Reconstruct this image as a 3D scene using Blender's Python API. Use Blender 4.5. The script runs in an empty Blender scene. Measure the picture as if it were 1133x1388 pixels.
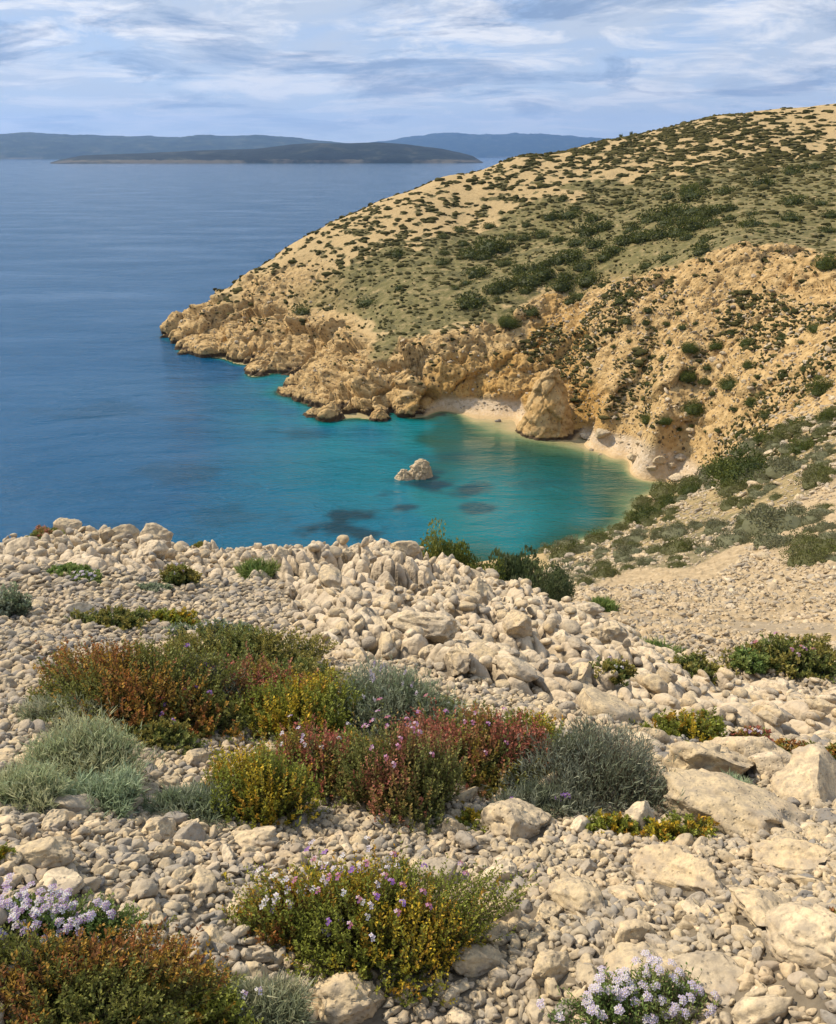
import bpy, math, random
import numpy as np
from mathutils import Vector, Matrix, Euler

# ------------------------------------------------------------------ camera, world, sun, exposure
scene = bpy.context.scene
col = scene.collection
H = 50.0                                   # camera height above the sea (sea level is z = 0)
PW, PH, FPX = 1133.0, 1388.0, 1110.0       # photograph's pixels and focal length in them
PITCH = math.atan(483.0 / FPX)             # looking down
cam_d = bpy.data.cameras.new("camera")
cam = bpy.data.objects.new("camera", cam_d)
col.objects.link(cam)
cam.location = (0, 0, H)
cam.rotation_euler = (math.pi / 2 - PITCH, 0, 0)
cam_d.sensor_fit = 'HORIZONTAL'
cam_d.sensor_width = 36.0
cam_d.lens = 36.0 * FPX / PW
cam_d.clip_start = 0.05
cam_d.clip_end = 300000.0
scene.camera = cam

SUN_EL, SUN_AZ = math.radians(47), math.radians(-62)   # azimuth from +y towards +x
sun_d = bpy.data.lights.new("sun", 'SUN')
sun_d.energy = 4.5
sun_d.angle = math.radians(2)
sun_d.color = (1.0, 0.88, 0.70)
sun = bpy.data.objects.new("sun", sun_d)
col.objects.link(sun)
sd = Vector((math.sin(SUN_AZ) * math.cos(SUN_EL), math.cos(SUN_AZ) * math.cos(SUN_EL), math.sin(SUN_EL)))
sun.rotation_euler = sd.to_track_quat('Z', 'Y').to_euler()

world = bpy.data.worlds.new("World")
scene.world = world
world.use_nodes = True
wt = world.node_tree
wt.nodes.clear()
def wn(t, **k):
    n = wt.nodes.new(t)
    for a, v in k.items(): setattr(n, a, v)
    return n
def wmath(op, a, b=None, clamp=False):
    n = wn('ShaderNodeMath', operation=op, use_clamp=clamp)
    for i, v in enumerate((a, b)):
        if v is None: continue
        if isinstance(v, (int, float)): n.inputs[i].default_value = v
        else: wt.links.new(v, n.inputs[i])
    return n.outputs[0]
def wramp(src, stops, interp='LINEAR'):
    n = wn('ShaderNodeValToRGB'); n.color_ramp.interpolation = interp
    e = n.color_ramp.elements
    while len(e) < len(stops): e.new(0.5)
    for el, (p, c) in zip(e, stops):
        el.position = p; el.color = (c[0], c[1], c[2], 1) if not isinstance(c, (int, float)) else (c, c, c, 1)
    wt.links.new(src, n.inputs[0])
    return n.outputs[0]
def wmix(f, a, b):
    n = wn('ShaderNodeMix', data_type='RGBA')
    for i, v in ((0, f), (6, a), (7, b)):
        if isinstance(v, (int, float)): n.inputs[i].default_value = v
        elif isinstance(v, tuple): n.inputs[i].default_value = (*v, 1)
        else: wt.links.new(v, n.inputs[i])
    return n.outputs[2]
sky = wn('ShaderNodeTexSky', sky_type='NISHITA', sun_disc=False, sun_elevation=SUN_EL, sun_rotation=SUN_AZ,
         altitude=50.0, air_density=1.0, dust_density=1.5, ozone_density=1.5)
tc = wn('ShaderNodeTexCoord')
sep = wn('ShaderNodeSeparateXYZ')
wt.links.new(tc.outputs['Generated'], sep.inputs[0])
zz = wmath('MAXIMUM', sep.outputs[2], 0.0)
den = wmath('ADD', zz, 0.15)              # cloud deck: direction met with a flat layer
cx_ = wmath('DIVIDE', sep.outputs[0], den)
cy_ = wmath('DIVIDE', sep.outputs[1], den)
comb = wn('ShaderNodeCombineXYZ')
wt.links.new(cx_, comb.inputs[0]); wt.links.new(cy_, comb.inputs[1])
def wnoise(scale, detail, rough, dist, loc=(0, 0, 0), sc=(1, 1, 1), src=None):
    mp = wn('ShaderNodeMapping'); mp.inputs['Location'].default_value = loc; mp.inputs['Scale'].default_value = sc
    wt.links.new(src if src else comb.outputs[0], mp.inputs[0])
    n = wn('ShaderNodeTexNoise'); n.inputs['Scale'].default_value = scale; n.inputs['Detail'].default_value = detail
    n.inputs['Roughness'].default_value = rough; n.inputs['Distortion'].default_value = dist
    wt.links.new(mp.outputs[0], n.inputs[0])
    return n.outputs[0]
# clouds: broad veil, brighter streaks, a few dark grey masses
veil = wnoise(1.35, 9, 0.62, 0.5, (3.1, 7.2, 0), (1.0, 0.62, 1))
strk = wnoise(2.3, 10, 0.66, 0.5, (11.3, 2.2, 0), (0.9, 1.3, 1))
dark = wnoise(1.35, 9, 0.64, 0.6, (2.35, 4.45, 0), (0.9, 1.1, 1))
elev = wramp(sep.outputs[2], [(0.0, 0.0), (0.02, 0.25), (0.06, 0.8), (0.12, 1.0)])
SKYB = 0.10
horizon = (6.5, 7.6, 9.4)
m_v = wramp(veil, [(0.38, 0.0), (0.60, 1.0)])
m_s = wramp(strk, [(0.47, 0.0), (0.61, 1.0)])
m_d = wramp(dark, [(0.50, 0.0), (0.62, 1.0)])
base_sky = wmix(0.80, sky.outputs[0], (3.0, 4.4, 6.9))
zen = wmix(wramp(sep.outputs[2], [(0.0, 0.0), (0.14, 1.0)]), (6.2, 6.8, 7.2), base_sky)
c1 = wmix(wmath('MULTIPLY', m_v, wmath('MULTIPLY', elev, 0.85)), zen, (4.9, 5.4, 6.1))
c2 = wmix(wmath('MULTIPLY', m_s, wmath('MULTIPLY', elev, 0.85)), c1, (7.9, 7.8, 7.8))
c3 = wmix(wmath('MULTIPLY', m_d, wmath('MULTIPLY', elev, 0.85)), c2, (2.1, 2.9, 4.3))
bg = wn('ShaderNodeBackground')
wt.links.new(c3, bg.inputs[0])
bg.inputs[1].default_value = SKYB
wo = wn('ShaderNodeOutputWorld')
wt.links.new(bg.outputs[0], wo.inputs[0])

scene.view_settings.view_transform = 'Standard'
scene.view_settings.look = 'None'
scene.view_settings.gamma = 1.0
scene.view_settings.exposure = 0.40
scene.render.engine = 'CYCLES'
scene.cycles.use_denoising = True
scene.cycles.max_bounces = 5
scene.cycles.diffuse_bounces = 2
scene.cycles.glossy_bounces = 2
scene.cycles.transmission_bounces = 3
scene.cycles.transparent_max_bounces = 6
scene.cycles.volume_bounces = 0
scene.cycles.sample_clamp_direct = 6.0
scene.cycles.sample_clamp_indirect = 3.0
# ------------------------------------------------------------------ numeric helpers
def pix_dir(px, py):
    """photo pixel -> azimuth (tan from +y), tangent of the depression angle"""
    px = np.asarray(px, float); py = np.asarray(py, float)
    u = (px - PW / 2) / FPX; v = (PH / 2 - py) / FPX
    cp, sp = math.cos(PITCH), math.sin(PITCH)
    dy = cp + v * sp; dz = -sp + v * cp
    return np.arctan2(u, dy), -dz / np.hypot(u, dy)
def to_pix(x, y, z):
    cp, sp = math.cos(PITCH), math.sin(PITCH)
    d = np.maximum(y * cp - (z - H) * sp, 1e-3); up = y * sp + (z - H) * cp
    return PW / 2 + FPX * x / d, PH / 2 - FPX * up / d
def _hash(ix, iy, iz, seed=0):
    h = (ix.astype(np.int64) * 374761393 + iy.astype(np.int64) * 668265263 + iz.astype(np.int64) * 2147483647 + seed * 974634777) & 0xFFFFFFFF
    h = ((h ^ (h >> 13)) * 1274126177) & 0xFFFFFFFF
    h = ((h ^ (h >> 16)) * 2246822519) & 0xFFFFFFFF
    return ((h ^ (h >> 15)) & 0xFFFFFF).astype(np.float32) / np.float32(0xFFFFFF)
def noise3(x, y, z, seed=0):
    x = np.asarray(x, np.float64); y = np.asarray(y, np.float64); z = np.asarray(z, np.float64)
    x0 = np.floor(x); y0 = np.floor(y); z0 = np.floor(z)
    fx = x - x0; fy = y - y0; fz = z - z0
    fx = fx * fx * fx * (fx * (fx * 6 - 15) + 10); fy = fy * fy * fy * (fy * (fy * 6 - 15) + 10); fz = fz * fz * fz * (fz * (fz * 6 - 15) + 10)
    r = 0
    for a in (0, 1):
        wa = fx if a else 1 - fx
        for b in (0, 1):
            wb = fy if b else 1 - fy
            r = r + wa * wb * ((1 - fz) * _hash(x0 + a, y0 + b, z0, seed) + fz * _hash(x0 + a, y0 + b, z0 + 1, seed))
    return r * 2 - 1
def noise2(x, y, seed=0):
    x = np.asarray(x, np.float64); y = np.asarray(y, np.float64)
    x0 = np.floor(x); y0 = np.floor(y); z0 = np.zeros_like(x0)
    fx = x - x0; fy = y - y0
    fx = fx * fx * fx * (fx * (fx * 6 - 15) + 10); fy = fy * fy * fy * (fy * (fy * 6 - 15) + 10)
    r = 0
    for a in (0, 1):
        wa = fx if a else 1 - fx
        for b in (0, 1):
            r = r + wa * (fy if b else 1 - fy) * _hash(x0 + a, y0 + b, z0, seed)
    return r * 2 - 1
def fbm2(x, y, sc, octv=5, seed=0, gain=0.5, ridged=False):
    t = 0; a = 1.0; tot = 0; c, s = math.cos(0.6), math.sin(0.6)
    x = np.asarray(x) * sc; y = np.asarray(y) * sc
    for o in range(octv):
        n = noise2(x, y, seed + o * 17)
        t = t + a * ((1 - 2 * np.abs(n)) if ridged else n); tot += a; a *= gain
        x, y = (x * c - y * s) * 2.03 + 5.3, (x * s + y * c) * 2.03 + 1.7
    return t / tot
def fbm3(x, y, z, sc, octv=4, seed=0, gain=0.5, ridged=False):
    t = 0; a = 1.0; tot = 0; c, s = math.cos(0.6), math.sin(0.6)
    x = np.asarray(x) * sc; y = np.asarray(y) * sc; z = np.asarray(z) * sc
    for o in range(octv):
        n = noise3(x, y, z, seed + o * 17)
        t = t + a * ((1 - 2 * np.abs(n)) if ridged else n); tot += a; a *= gain
        x, y, z = (x * c - y * s) * 2.03 + 5.3, (x * s + y * c) * 2.03 + 1.7, z * 2.03 + 3.1
    return t / tot
def worley3(x, y, z, seed=0):
    """F1, F2, random value of the nearest cell"""
    x = np.asarray(x, np.float64); y = np.asarray(y, np.float64); z = np.asarray(z, np.float64)
    x0 = np.floor(x); y0 = np.floor(y); z0 = np.floor(z)
    f1 = np.full(x.shape, 9.0); f2 = np.full(x.shape, 9.0); rid = np.zeros(x.shape)
    for a in (-1, 0, 1):
        for b in (-1, 0, 1):
            for c in (-1, 0, 1):
                cx, cy, cz = x0 + a, y0 + b, z0 + c
                d = np.sqrt((cx + _hash(cx, cy, cz, seed) - x) ** 2 + (cy + _hash(cx, cy, cz, seed + 1) - y) ** 2 + (cz + _hash(cx, cy, cz, seed + 2) - z) ** 2)
                m = d < f1
                f2 = np.where(m, f1, np.minimum(f2, d))
                rid = np.where(m, _hash(cx, cy, cz, seed + 3), rid)
                f1 = np.where(m, d, f1)
    return f1, f2, rid
def facet3(x, y, z, seed=0):
    """every cell of broken rock is a tilted plane: signed height, distance to the cell border"""
    x = np.asarray(x, np.float64); y = np.asarray(y, np.float64); z = np.asarray(z, np.float64)
    x0 = np.floor(x); y0 = np.floor(y); z0 = np.floor(z)
    f1 = np.full(x.shape, 9.0); f2 = np.full(x.shape, 9.0); hh = np.zeros(x.shape)
    for a in (-1, 0, 1):
        for b in (-1, 0, 1):
            for c in (-1, 0, 1):
                cx, cy, cz = x0 + a, y0 + b, z0 + c
                ox = x - (cx + _hash(cx, cy, cz, seed)); oy = y - (cy + _hash(cx, cy, cz, seed + 1)); oz = z - (cz + _hash(cx, cy, cz, seed + 2))
                d = np.sqrt(ox * ox + oy * oy + oz * oz)
                m = d < f1
                f2 = np.where(m, f1, np.minimum(f2, d))
                hv = ox * (_hash(cx, cy, cz, seed + 4) * 2 - 1) + oy * (_hash(cx, cy, cz, seed + 5) * 2 - 1) + oz * (_hash(cx, cy, cz, seed + 6) * 2 - 1.3) + (_hash(cx, cy, cz, seed + 3) - .5) * .55
                hh = np.where(m, hv, hh)
                f1 = np.where(m, d, f1)
    return hh, f2 - f1
def worley2(x, y, seed=0):
    x = np.asarray(x, np.float64); y = np.asarray(y, np.float64)
    x0 = np.floor(x); y0 = np.floor(y); zz = np.zeros_like(x0)
    f1 = np.full(x.shape, 9.0); f2 = np.full(x.shape, 9.0); rid = np.zeros(x.shape)
    for a in (-1, 0, 1):
        for b in (-1, 0, 1):
            cx, cy = x0 + a, y0 + b
            d = np.sqrt((cx + _hash(cx, cy, zz, seed) - x) ** 2 + (cy + _hash(cx, cy, zz, seed + 1) - y) ** 2)
            m = d < f1
            f2 = np.where(m, f1, np.minimum(f2, d))
            rid = np.where(m, _hash(cx, cy, zz, seed + 3), rid)
            f1 = np.where(m, d, f1)
    return f1, f2, rid
def sstep(a, b, x):
    t = np.clip((np.asarray(x, float) - a) / (b - a), 0, 1)
    return t * t * (3 - 2 * t)
def in_poly(px, py, poly):
    inside = np.zeros(px.shape, bool); n = len(poly)
    for i in range(n):
        x1, y1 = poly[i]; x2, y2 = poly[(i + 1) % n]
        if y1 == y2: continue
        c = ((y1 > py) != (y2 > py)) & (px < (x2 - x1) * (py - y1) / (y2 - y1) + x1)
        inside ^= c
    return inside

# ------------------------------------------------------------------ the lie of the land, from surveyed points
# every row: (photo x, photo y, kind, value): 'r' = horizontal distance, 'z' = height above the sea
CP = []
def P(kind, *rows):
    for px, py, val in rows: CP.append((px, py, kind, val))
def near_profile(px, crest_py, crest_r, bot_r=1.12):
    """bottom of the frame to the brow of the foreground slope"""
    a0, t0 = pix_dir(px, 1388); a1, t1 = pix_dir(px, crest_py)
    d0, d1 = bot_r * t0, crest_r * t1                 # drops
    for k, f in enumerate((0.0, 0.1, 0.25, 0.45, 0.7, 1.0)):
        r = bot_r + (crest_r - bot_r) * f
        bul = 0.10 * math.sin(math.pi * f)            # slightly convex
        drop = d0 + (d1 - d0) * (f - bul * 0.5)
        CPR.append((a0 + (a1 - a0) * f, r, H - drop))
    CPR.append((a1, crest_r * 1.12, H - d1 * 1.12 - 0.45))
CPR = []
for px, py, r in ((-260, 772, 13), (0, 762, 13), (90, 726, 13.4), (200, 738, 13), (300, 758, 12), (380, 757, 12), (470, 760, 11.3),
                  (560, 770, 10.6), (620, 796, 10), (700, 812, 9.5), (770, 836, 9), (860, 882, 8.2), (940, 924, 7.7), (1040, 950, 7.6), (1133, 962, 8), (1400, 985, 8)):
    near_profile(px, py, r)
for px in (-260, 0, 190, 380, 520):
    for py_, r, z in ((740, 19, 38.0), (740, 30, 32.5), (740, 55, 18.5), (740, 84, 0.0), (740, 97, -6.0)):
        CPR.append((float(pix_dir(px, py_)[0]), r, z))
# coast of the cove and headland
P('z', (225, 462, -0.3), (245, 477, -.3), (285, 485, -.3), (320, 494, -.3), (350, 497, -.3), (335, 508, -.3), (395, 509, -.3), (378, 535, -.3),
  (410, 546, -.3), (440, 571, -.3), (500, 569, -.3), (518, 570, -.3), (535, 560, -.3), (590, 559, -.2), (640, 568, -.2), (690, 580, -.2), (740, 596, -.2),
  (785, 596, -.2), (830, 622, -.2), (868, 650, -.2), (882, 668, -.2), (864, 690, -.2), (845, 712, -.2), (790, 735, -.2), (745, 757, -.3))
# water inside
P('z', (180, 450, -9), (205, 490, -7), (300, 520, -8), (360, 560, -5.5), (420, 610, -5), (560, 590, -2.2), (650, 600, -2.2), (700, 625, -2.8), (800, 640, -2.2), (840, 675, -1.4),
  (560, 642, -3.5), (480, 690, -5), (620, 700, -4.5), (750, 680, -3.5), (800, 710, -3.0), (700, 745, -4), (350, 650, -6.5), (250, 700, -10), (100, 600, -18), (100, 420, -20), (0, 500, -22), (450, 595, -4.2),
  (-200, 450, -25), (-200, 600, -20), (0, 300, -25), (300, 300, -25))
P('z', (218, 466, -7), (246, 486, -7), (287, 493, -7), (322, 503, -6), (318, 512, -7), (360, 522, -5), (370, 543, -6), (400, 556, -6), (440, 580, -6), (500, 578, -5), (520, 580, -4), (545, 570, -2.5))
# beaches
P('z', (600, 549, 1.2), (650, 550, 1.4), (700, 553, 1.6), (800, 586, 1.2), (830, 594, 2.0), (860, 601, 2.4), (920, 624, 2.8), (955, 645, 3.4), (905, 660, 1.7), (890, 636, 1.7), (860, 622, 1.3), (835, 608, .9))
# headland skyline and the ground under it
P('r', (231, 438, 268), (260, 426, 262), (300, 405, 258), (345, 371, 260), (400, 329, 268), (450, 301, 274), (520, 271, 283), (600, 241, 292), (700, 214, 302), (800, 196, 316),
  (880, 180, 325), (960, 161, 335), (1050, 149, 345), (1133, 141, 355), (1330, 125, 380))
for px, py, r in ((231, 438, 268), (260, 426, 262), (300, 405, 258), (345, 371, 260), (400, 329, 268), (450, 301, 274), (520, 271, 283), (600, 241, 292), (700, 214, 302)):
    a, t = pix_dir(px, py); z = H - r * float(t)
    CPR.append((float(a), r * 1.10, z - 6 - z * .15)); CPR.append((float(a), r * 1.35, -8.0))
for px, py, r in ((800, 196, 316), (960, 161, 335), (1133, 141, 355), (1330, 125, 380)):
    a, t = pix_dir(px, py); z = H - r * float(t)
    CPR.append((float(a), r * 1.10, z - 5)); CPR.append((float(a), r * 1.5, z - 30)); CPR.append((float(a), r * 2.0, -5.0))
# headland body
P('r', (290, 455, 240), (350, 455, 230), (400, 460, 219), (450, 400, 229), (450, 350, 246), (400, 400, 240), (340, 420, 248), (560, 400, 205), (560, 330, 240), (500, 440, 199), (630, 390, 204), (630, 300, 256),
  (700, 350, 220), (700, 280, 259), (850, 330, 206), (850, 250, 265), (770, 300, 240), (770, 370, 200), (1000, 280, 216), (1000, 220, 270), (1133, 250, 232), (1133, 200, 290), (1133, 320, 186), (930, 340, 186), (1330, 250, 215), (1330, 180, 300))
# promontory by the cove
P('r', (450, 520, 181), (440, 545, 172), (500, 480, 183), (470, 500, 183), (540, 520, 171), (510, 545, 166), (480, 540, 169), (545, 548, 167), (560, 470, 181), (400, 530, 184), (420, 490, 204))
# cliffs round the bowl
P('r', (600, 510, 172), (600, 458, 181), (650, 500, 175), (650, 446, 183), (690, 434, 184), (700, 500, 173), (740, 410, 190), (760, 440, 183), (760, 500, 168), (750, 550, 162), (790, 408, 188),
  (820, 418, 176), (820, 480, 163), (820, 545, 153), (860, 385, 176), (900, 368, 171), (900, 450, 158), (900, 520, 147), (890, 580, 138), (950, 350, 168), (1000, 336, 168), (1040, 328, 171), (1000, 450, 149), (1000, 550, 133),
  (1000, 610, 119), (1060, 400, 150), (1060, 500, 133), (1060, 580, 111), (1133, 400, 143), (1133, 480, 121), (1133, 560, 97), (1330, 400, 130), (1330, 560, 85))
# near right flank: scrub and scree
P('r', (1133, 600, 82), (1060, 625, 88), (980, 650, 100), (930, 680, 98), (1133, 640, 66), (1133, 700, 48), (1133, 780, 30), (1133, 860, 18), (1000, 720, 56), (1050, 670, 66), (1000, 800, 29), (1000, 860, 17.5), (900, 700, 84), (900, 780, 34),
  (920, 740, 52), (850, 750, 60), (850, 790, 33), (800, 775, 42), (810, 735, 86), (880, 850, 16.5), (800, 810, 22), (1060, 880, 13.5), (1330, 640, 55), (1330, 860, 17), (760, 775, 50), (680, 775, 40))
P('z', (640, 765, 6.0), (700, 760, 4.0))
KS = 0.62
def setup_field():
    A, S, V = [], [], []
    for px, py, k, val in CP:
        a, t = pix_dir(px, py); a = float(a); t = float(t)
        if k == 'r': r = val; v = t
        else:
            r = H / t if val > -0.5 else H / t     # where the ray meets the sea level
            if val > 0: r = (H - val) / t
            v = (H - val) / r
        A.append(a); S.append(math.log(r) * KS); V.append(v)
    for a, r, z in CPR:
        A.append(a); S.append(math.log(r) * KS); V.append((H - z) / r)
    for a in (-.8, -.4, 0, .3, .6, .9):           # under the feet, and far out
        A.append(a); S.append(math.log(0.5) * KS); V.append((1.6 - 0.1) / 0.5)
        A.append(a); S.append(math.log(1500) * KS); V.append((H + 30) / 1500)
    A = np.array(A); S = np.array(S); V = np.array(V)
    n = len(A); c2 = 0.012 ** 2
    K = -np.sqrt((A[:, None] - A) ** 2 + (S[:, None] - S) ** 2 + c2)
    K[np.arange(n), np.arange(n)] += -2e-4
    Pm = np.stack([np.ones(n), A, S], 1)
    M = np.block([[K, Pm], [Pm.T, np.zeros((3, 3))]])
    w = np.linalg.solve(M, np.concatenate([V, np.zeros(3)]))
    return A, S, w[:n], w[n:], c2
_A, _S, _W, _Q, _c2 = setup_field()
def zbase(x, y):
    x = np.asarray(x, float); y = np.asarray(y, float)
    sh = x.shape; x = x.ravel(); y = y.ravel()
    out = np.empty(x.shape)
    for i in range(0, len(x), 60000):
        xs, ys = x[i:i + 60000], y[i:i + 60000]
        a = np.arctan2(xs, ys); r = np.maximum(np.hypot(xs, ys), .3); s = np.log(r) * KS
        k = np.zeros(len(xs), np.float32)
        a32 = a.astype(np.float32); s32 = s.astype(np.float32)
        kk = (a32[:, None] - _A.astype(np.float32)) ** 2 + (s32[:, None] - _S.astype(np.float32)) ** 2
        np.sqrt(kk + np.float32(_c2), out=kk)
        v = -(kk @ _W.astype(np.float32)).astype(float) + _Q[0] + _Q[1] * a + _Q[2] * s
        out[i:i + 60000] = H - r * v
    return out.reshape(sh)
def ground_pt(px, py, val=None):
    """plan position where photo pixel meets sea level (z=val)"""
    a, t = pix_dir(px, py); r = (H - (val or 0)) / t
    return r * np.sin(a), r * np.cos(a)

# ------------------------------------------------------------------ zones
Z_OUT = [(380, 770), (470, 745), (560, 745), (630, 775), (720, 800), (860, 862), (940, 905), (1040, 928), (1140, 940), (1140, 1010), (1000, 985), (880, 960), (760, 950), (650, 930), (560, 900), (470, 900), (400, 850)]
Z_CREST = [(-50, 700), (560, 700), (640, 790), (560, 800), (420, 790), (330, 790), (200, 790), (60, 775), (-50, 790)]
Z_SCREE = [(1140, 620), (1100, 640), (1060, 690), (1020, 740), (960, 790), (900, 790), (850, 800), (790, 800), (760, 830), (1140, 960), (1140, 770), (1050, 760), (1040, 720), (1080, 680), (1140, 680)]
Z_SCRUB = [(740, 750), (800, 700), (860, 690), (960, 640), (1060, 590), (1140, 560), (1140, 640), (1060, 690), (1000, 740), (930, 770), (860, 770), (790, 800), (750, 790)]
Z_BEACH = [(575, 566), (600, 540), (705, 545), (735, 600), (775, 600), (790, 580), (860, 592), (925, 618), (975, 650), (900, 675), (860, 715), (840, 700), (860, 650), (800, 610), (740, 610), (640, 580)]
Z_GREEN = [(395, 425), (400, 400), (480, 370), (540, 330), (640, 310), (760, 265), (900, 235), (1000, 220), (1140, 215), (1140, 330), (1140, 352), (1060, 338), (980, 346), (900, 374), (820, 412), (740, 400), (680, 430), (560, 460), (530, 490), (500, 480), (540, 440), (500, 430)]
Z_OCHRE = [(560, 560), (590, 500), (700, 480), (740, 405), (800, 405), (790, 520), (840, 575), (860, 600), (780, 590), (700, 550), (600, 548)]
Z_SANDY = [(1000, 262), (1060, 255), (1050, 290), (990, 292)]
def soft_mask(px, py, x, y, poly, jit=14.0):
    jx = fbm2(x, y, 0.11, 3, 5) * jit; jy = fbm2(x, y, 0.11, 3, 9) * jit
    return in_poly(px + jx, py + jy, poly)

def zones_for(x, y, z):
    px, py = to_pix(x, y, z)
    d = {}
    r = np.hypot(x, y)
    far = r > 60
    d['beach'] = soft_mask(px, py, x, y, Z_BEACH, 6) & far & (z < 5)
    d['green'] = soft_mask(px, py, x, y, Z_GREEN, 22) & (r > 120)
    d['ochre'] = soft_mask(px, py, x, y, Z_OCHRE, 30) & (r > 120)
    d['scree'] = soft_mask(px, py, x, y, Z_SCREE, 8) & (r > 11) & (r < 110)
    d['scrub'] = soft_mask(px, py, x, y, Z_SCRUB, 8) & (r > 20) & (r < 130)
    return d

# ------------------------------------------------------------------ grid of the land
AZ0, AZ1 = math.radians(-58), math.radians(57)
def rows():
    seg = [(0.25, 0.9, 40), (0.9, 4.0, 330), (4.0, 16.0, 420), (16, 60, 200), (60, 110, 110), (110, 235, 760), (235, 345, 330), (345, 900, 50)]
    out = []
    for a, b, n in seg: out.append(np.exp(np.linspace(math.log(a), math.log(b), n, endpoint=False)))
    return np.concatenate(out)
RR = rows(); NA = 1640
AZ = np.linspace(AZ0, AZ1, NA)
GX = RR[:, None] * np.sin(AZ)[None, :]; GY = RR[:, None] * np.cos(AZ)[None, :]
GZ0 = zbase(GX, GY)
RB = np.repeat(RR[:, None], NA, 1)

PXB, PYB = to_pix(GX, GY, GZ0)
ZN = zones_for(GX, GY, GZ0)
def blurmask(m, n=2):
    m = m.astype(np.float32)
    for _ in range(n):
        m = (m + np.roll(m, 1, 0) + np.roll(m, -1, 0) + np.roll(m, 1, 1) + np.roll(m, -1, 1)) / 5
    return m
# slope of the smooth land
dzr = np.gradient(GZ0, axis=0) / np.gradient(RB, axis=0)
dza = np.gradient(GZ0, axis=1) / (RB * (AZ[1] - AZ[0]))
SL = np.hypot(dzr, dza)
nx = -(dzr * np.sin(AZ)[None, :] + dza * np.cos(AZ)[None, :]); ny = -(dzr * np.cos(AZ)[None, :] - dza * np.sin(AZ)[None, :])
nl = np.sqrt(nx * nx + ny * ny + 1); NX, NY, NZ = nx / nl, ny / nl, 1 / nl

farm = sstep(90, 125, RB)
M_beach = blurmask(ZN['beach'], 3); M_green = blurmask(ZN['green'], 3); M_scree = blurmask(ZN['scree'], 3); M_scrub = blurmask(ZN['scrub'], 3)
M_ochre = blurmask(ZN['ochre'], 6)
# bare rock: steep faces of the bowl and the wave-washed foot of the headland
lowrock = sstep(13, 7, GZ0) * farm
bowl = in_poly(PXB, PYB, [(540, 470), (690, 430), (740, 400), (830, 410), (900, 365), (1040, 322), (1200, 360), (1200, 590), (1000, 640), (900, 600), (800, 585), (560, 560)]) & (RB > 85)
M_rock = np.clip(np.maximum(lowrock, blurmask(bowl, 4)) * (1 - M_beach) * (1 - M_green * 0.9), 0, 1) * farm + 0.0
M_rock = np.clip(M_rock + farm * sstep(.62, .9, SL) * (1 - M_beach), 0, 1)
# displacement
disp = np.zeros_like(GZ0)
I = RB > 60                                   # far land
x, y, z = GX[I], GY[I], GZ0[I]
rk = M_rock[I]; be = M_beach[I]
big = fbm3(x, y, z, 0.075, 4, 3, 0.55, True)
wx_ = fbm3(x, y, z, .16, 3, 14) * 2.2; wy_ = fbm3(x, y, z, .16, 3, 15) * 2.2
fa, ea = facet3((x + wx_) / 7.0, (y + wy_) / 7.0, z / 9.0, 11)
fb, eb = facet3((x + wx_ * .6) / 2.8 + z * .10, (y + wy_ * .6) / 2.8, z / 3.6, 23)
fc, ec = facet3(x / 1.15, y / 1.15, z / 1.3, 29)
gid = fb
fine = fbm3(x, y, z, 0.5, 5, 31, 0.6, True)
gully = fbm3(x * 1.0, y * .5, z * .15, 0.16, 4, 37, .55, True)
promo = np.clip(in_poly(PXB[I], PYB[I], [(210, 400), (330, 400), (480, 450), (560, 470), (600, 560), (520, 590), (380, 560), (210, 500)]).astype(float), 0, 1)
stn = sstep(760, 840, PXB[I]) * (1 - sstep(440, 400, PYB[I]) * .4)
dd = (1 - .45 * stn) * (big * .9 + gully * (1.3 - promo * .7) + fa * (1.6 + 1.8 * promo) - sstep(.16, 0, ea) * (.5 + .8 * promo) + fb * (.50 + .35 * promo) - sstep(.12, 0, eb) * (.28 + .3 * promo) + fc * .22 + fine * .38)
soft = fbm2(x, y, 0.035, 5, 7) * 1.2 + fbm2(x, y, 0.35, 3, 8) * 0.16
nb = blurmask(in_poly(PXB, PYB, [(570, 575), (590, 545), (705, 545), (735, 560), (795, 552), (870, 556), (945, 580), (1000, 635), (985, 660), (900, 690), (850, 720), (830, 700), (740, 615)]) & (RB > 60), 22)[I]
disp[I] = (1 - .96 * nb) * (rk * dd * .95 + (1 - rk) * soft * sstep(60, 90, np.hypot(x, y))) * (1 - be * .93) * sstep(60, 100, np.hypot(x, y))
cave = np.exp(-((PXB[I] - 499) / 7.0) ** 2 - ((PYB[I] - 552) / 20.0) ** 2) + .6 * np.exp(-((PXB[I] - 478) / 5.0) ** 2 - ((PYB[I] - 560) / 9.0) ** 2)
disp[I] -= np.clip(cave, 0, 1) * 4.5
cut = sstep(-1.5, 0.8, z) * .75 + .25         # calmer under water
disp[I] *= cut
ZCELL = np.zeros_like(GZ0); ZCELL[I] = gid
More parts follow.
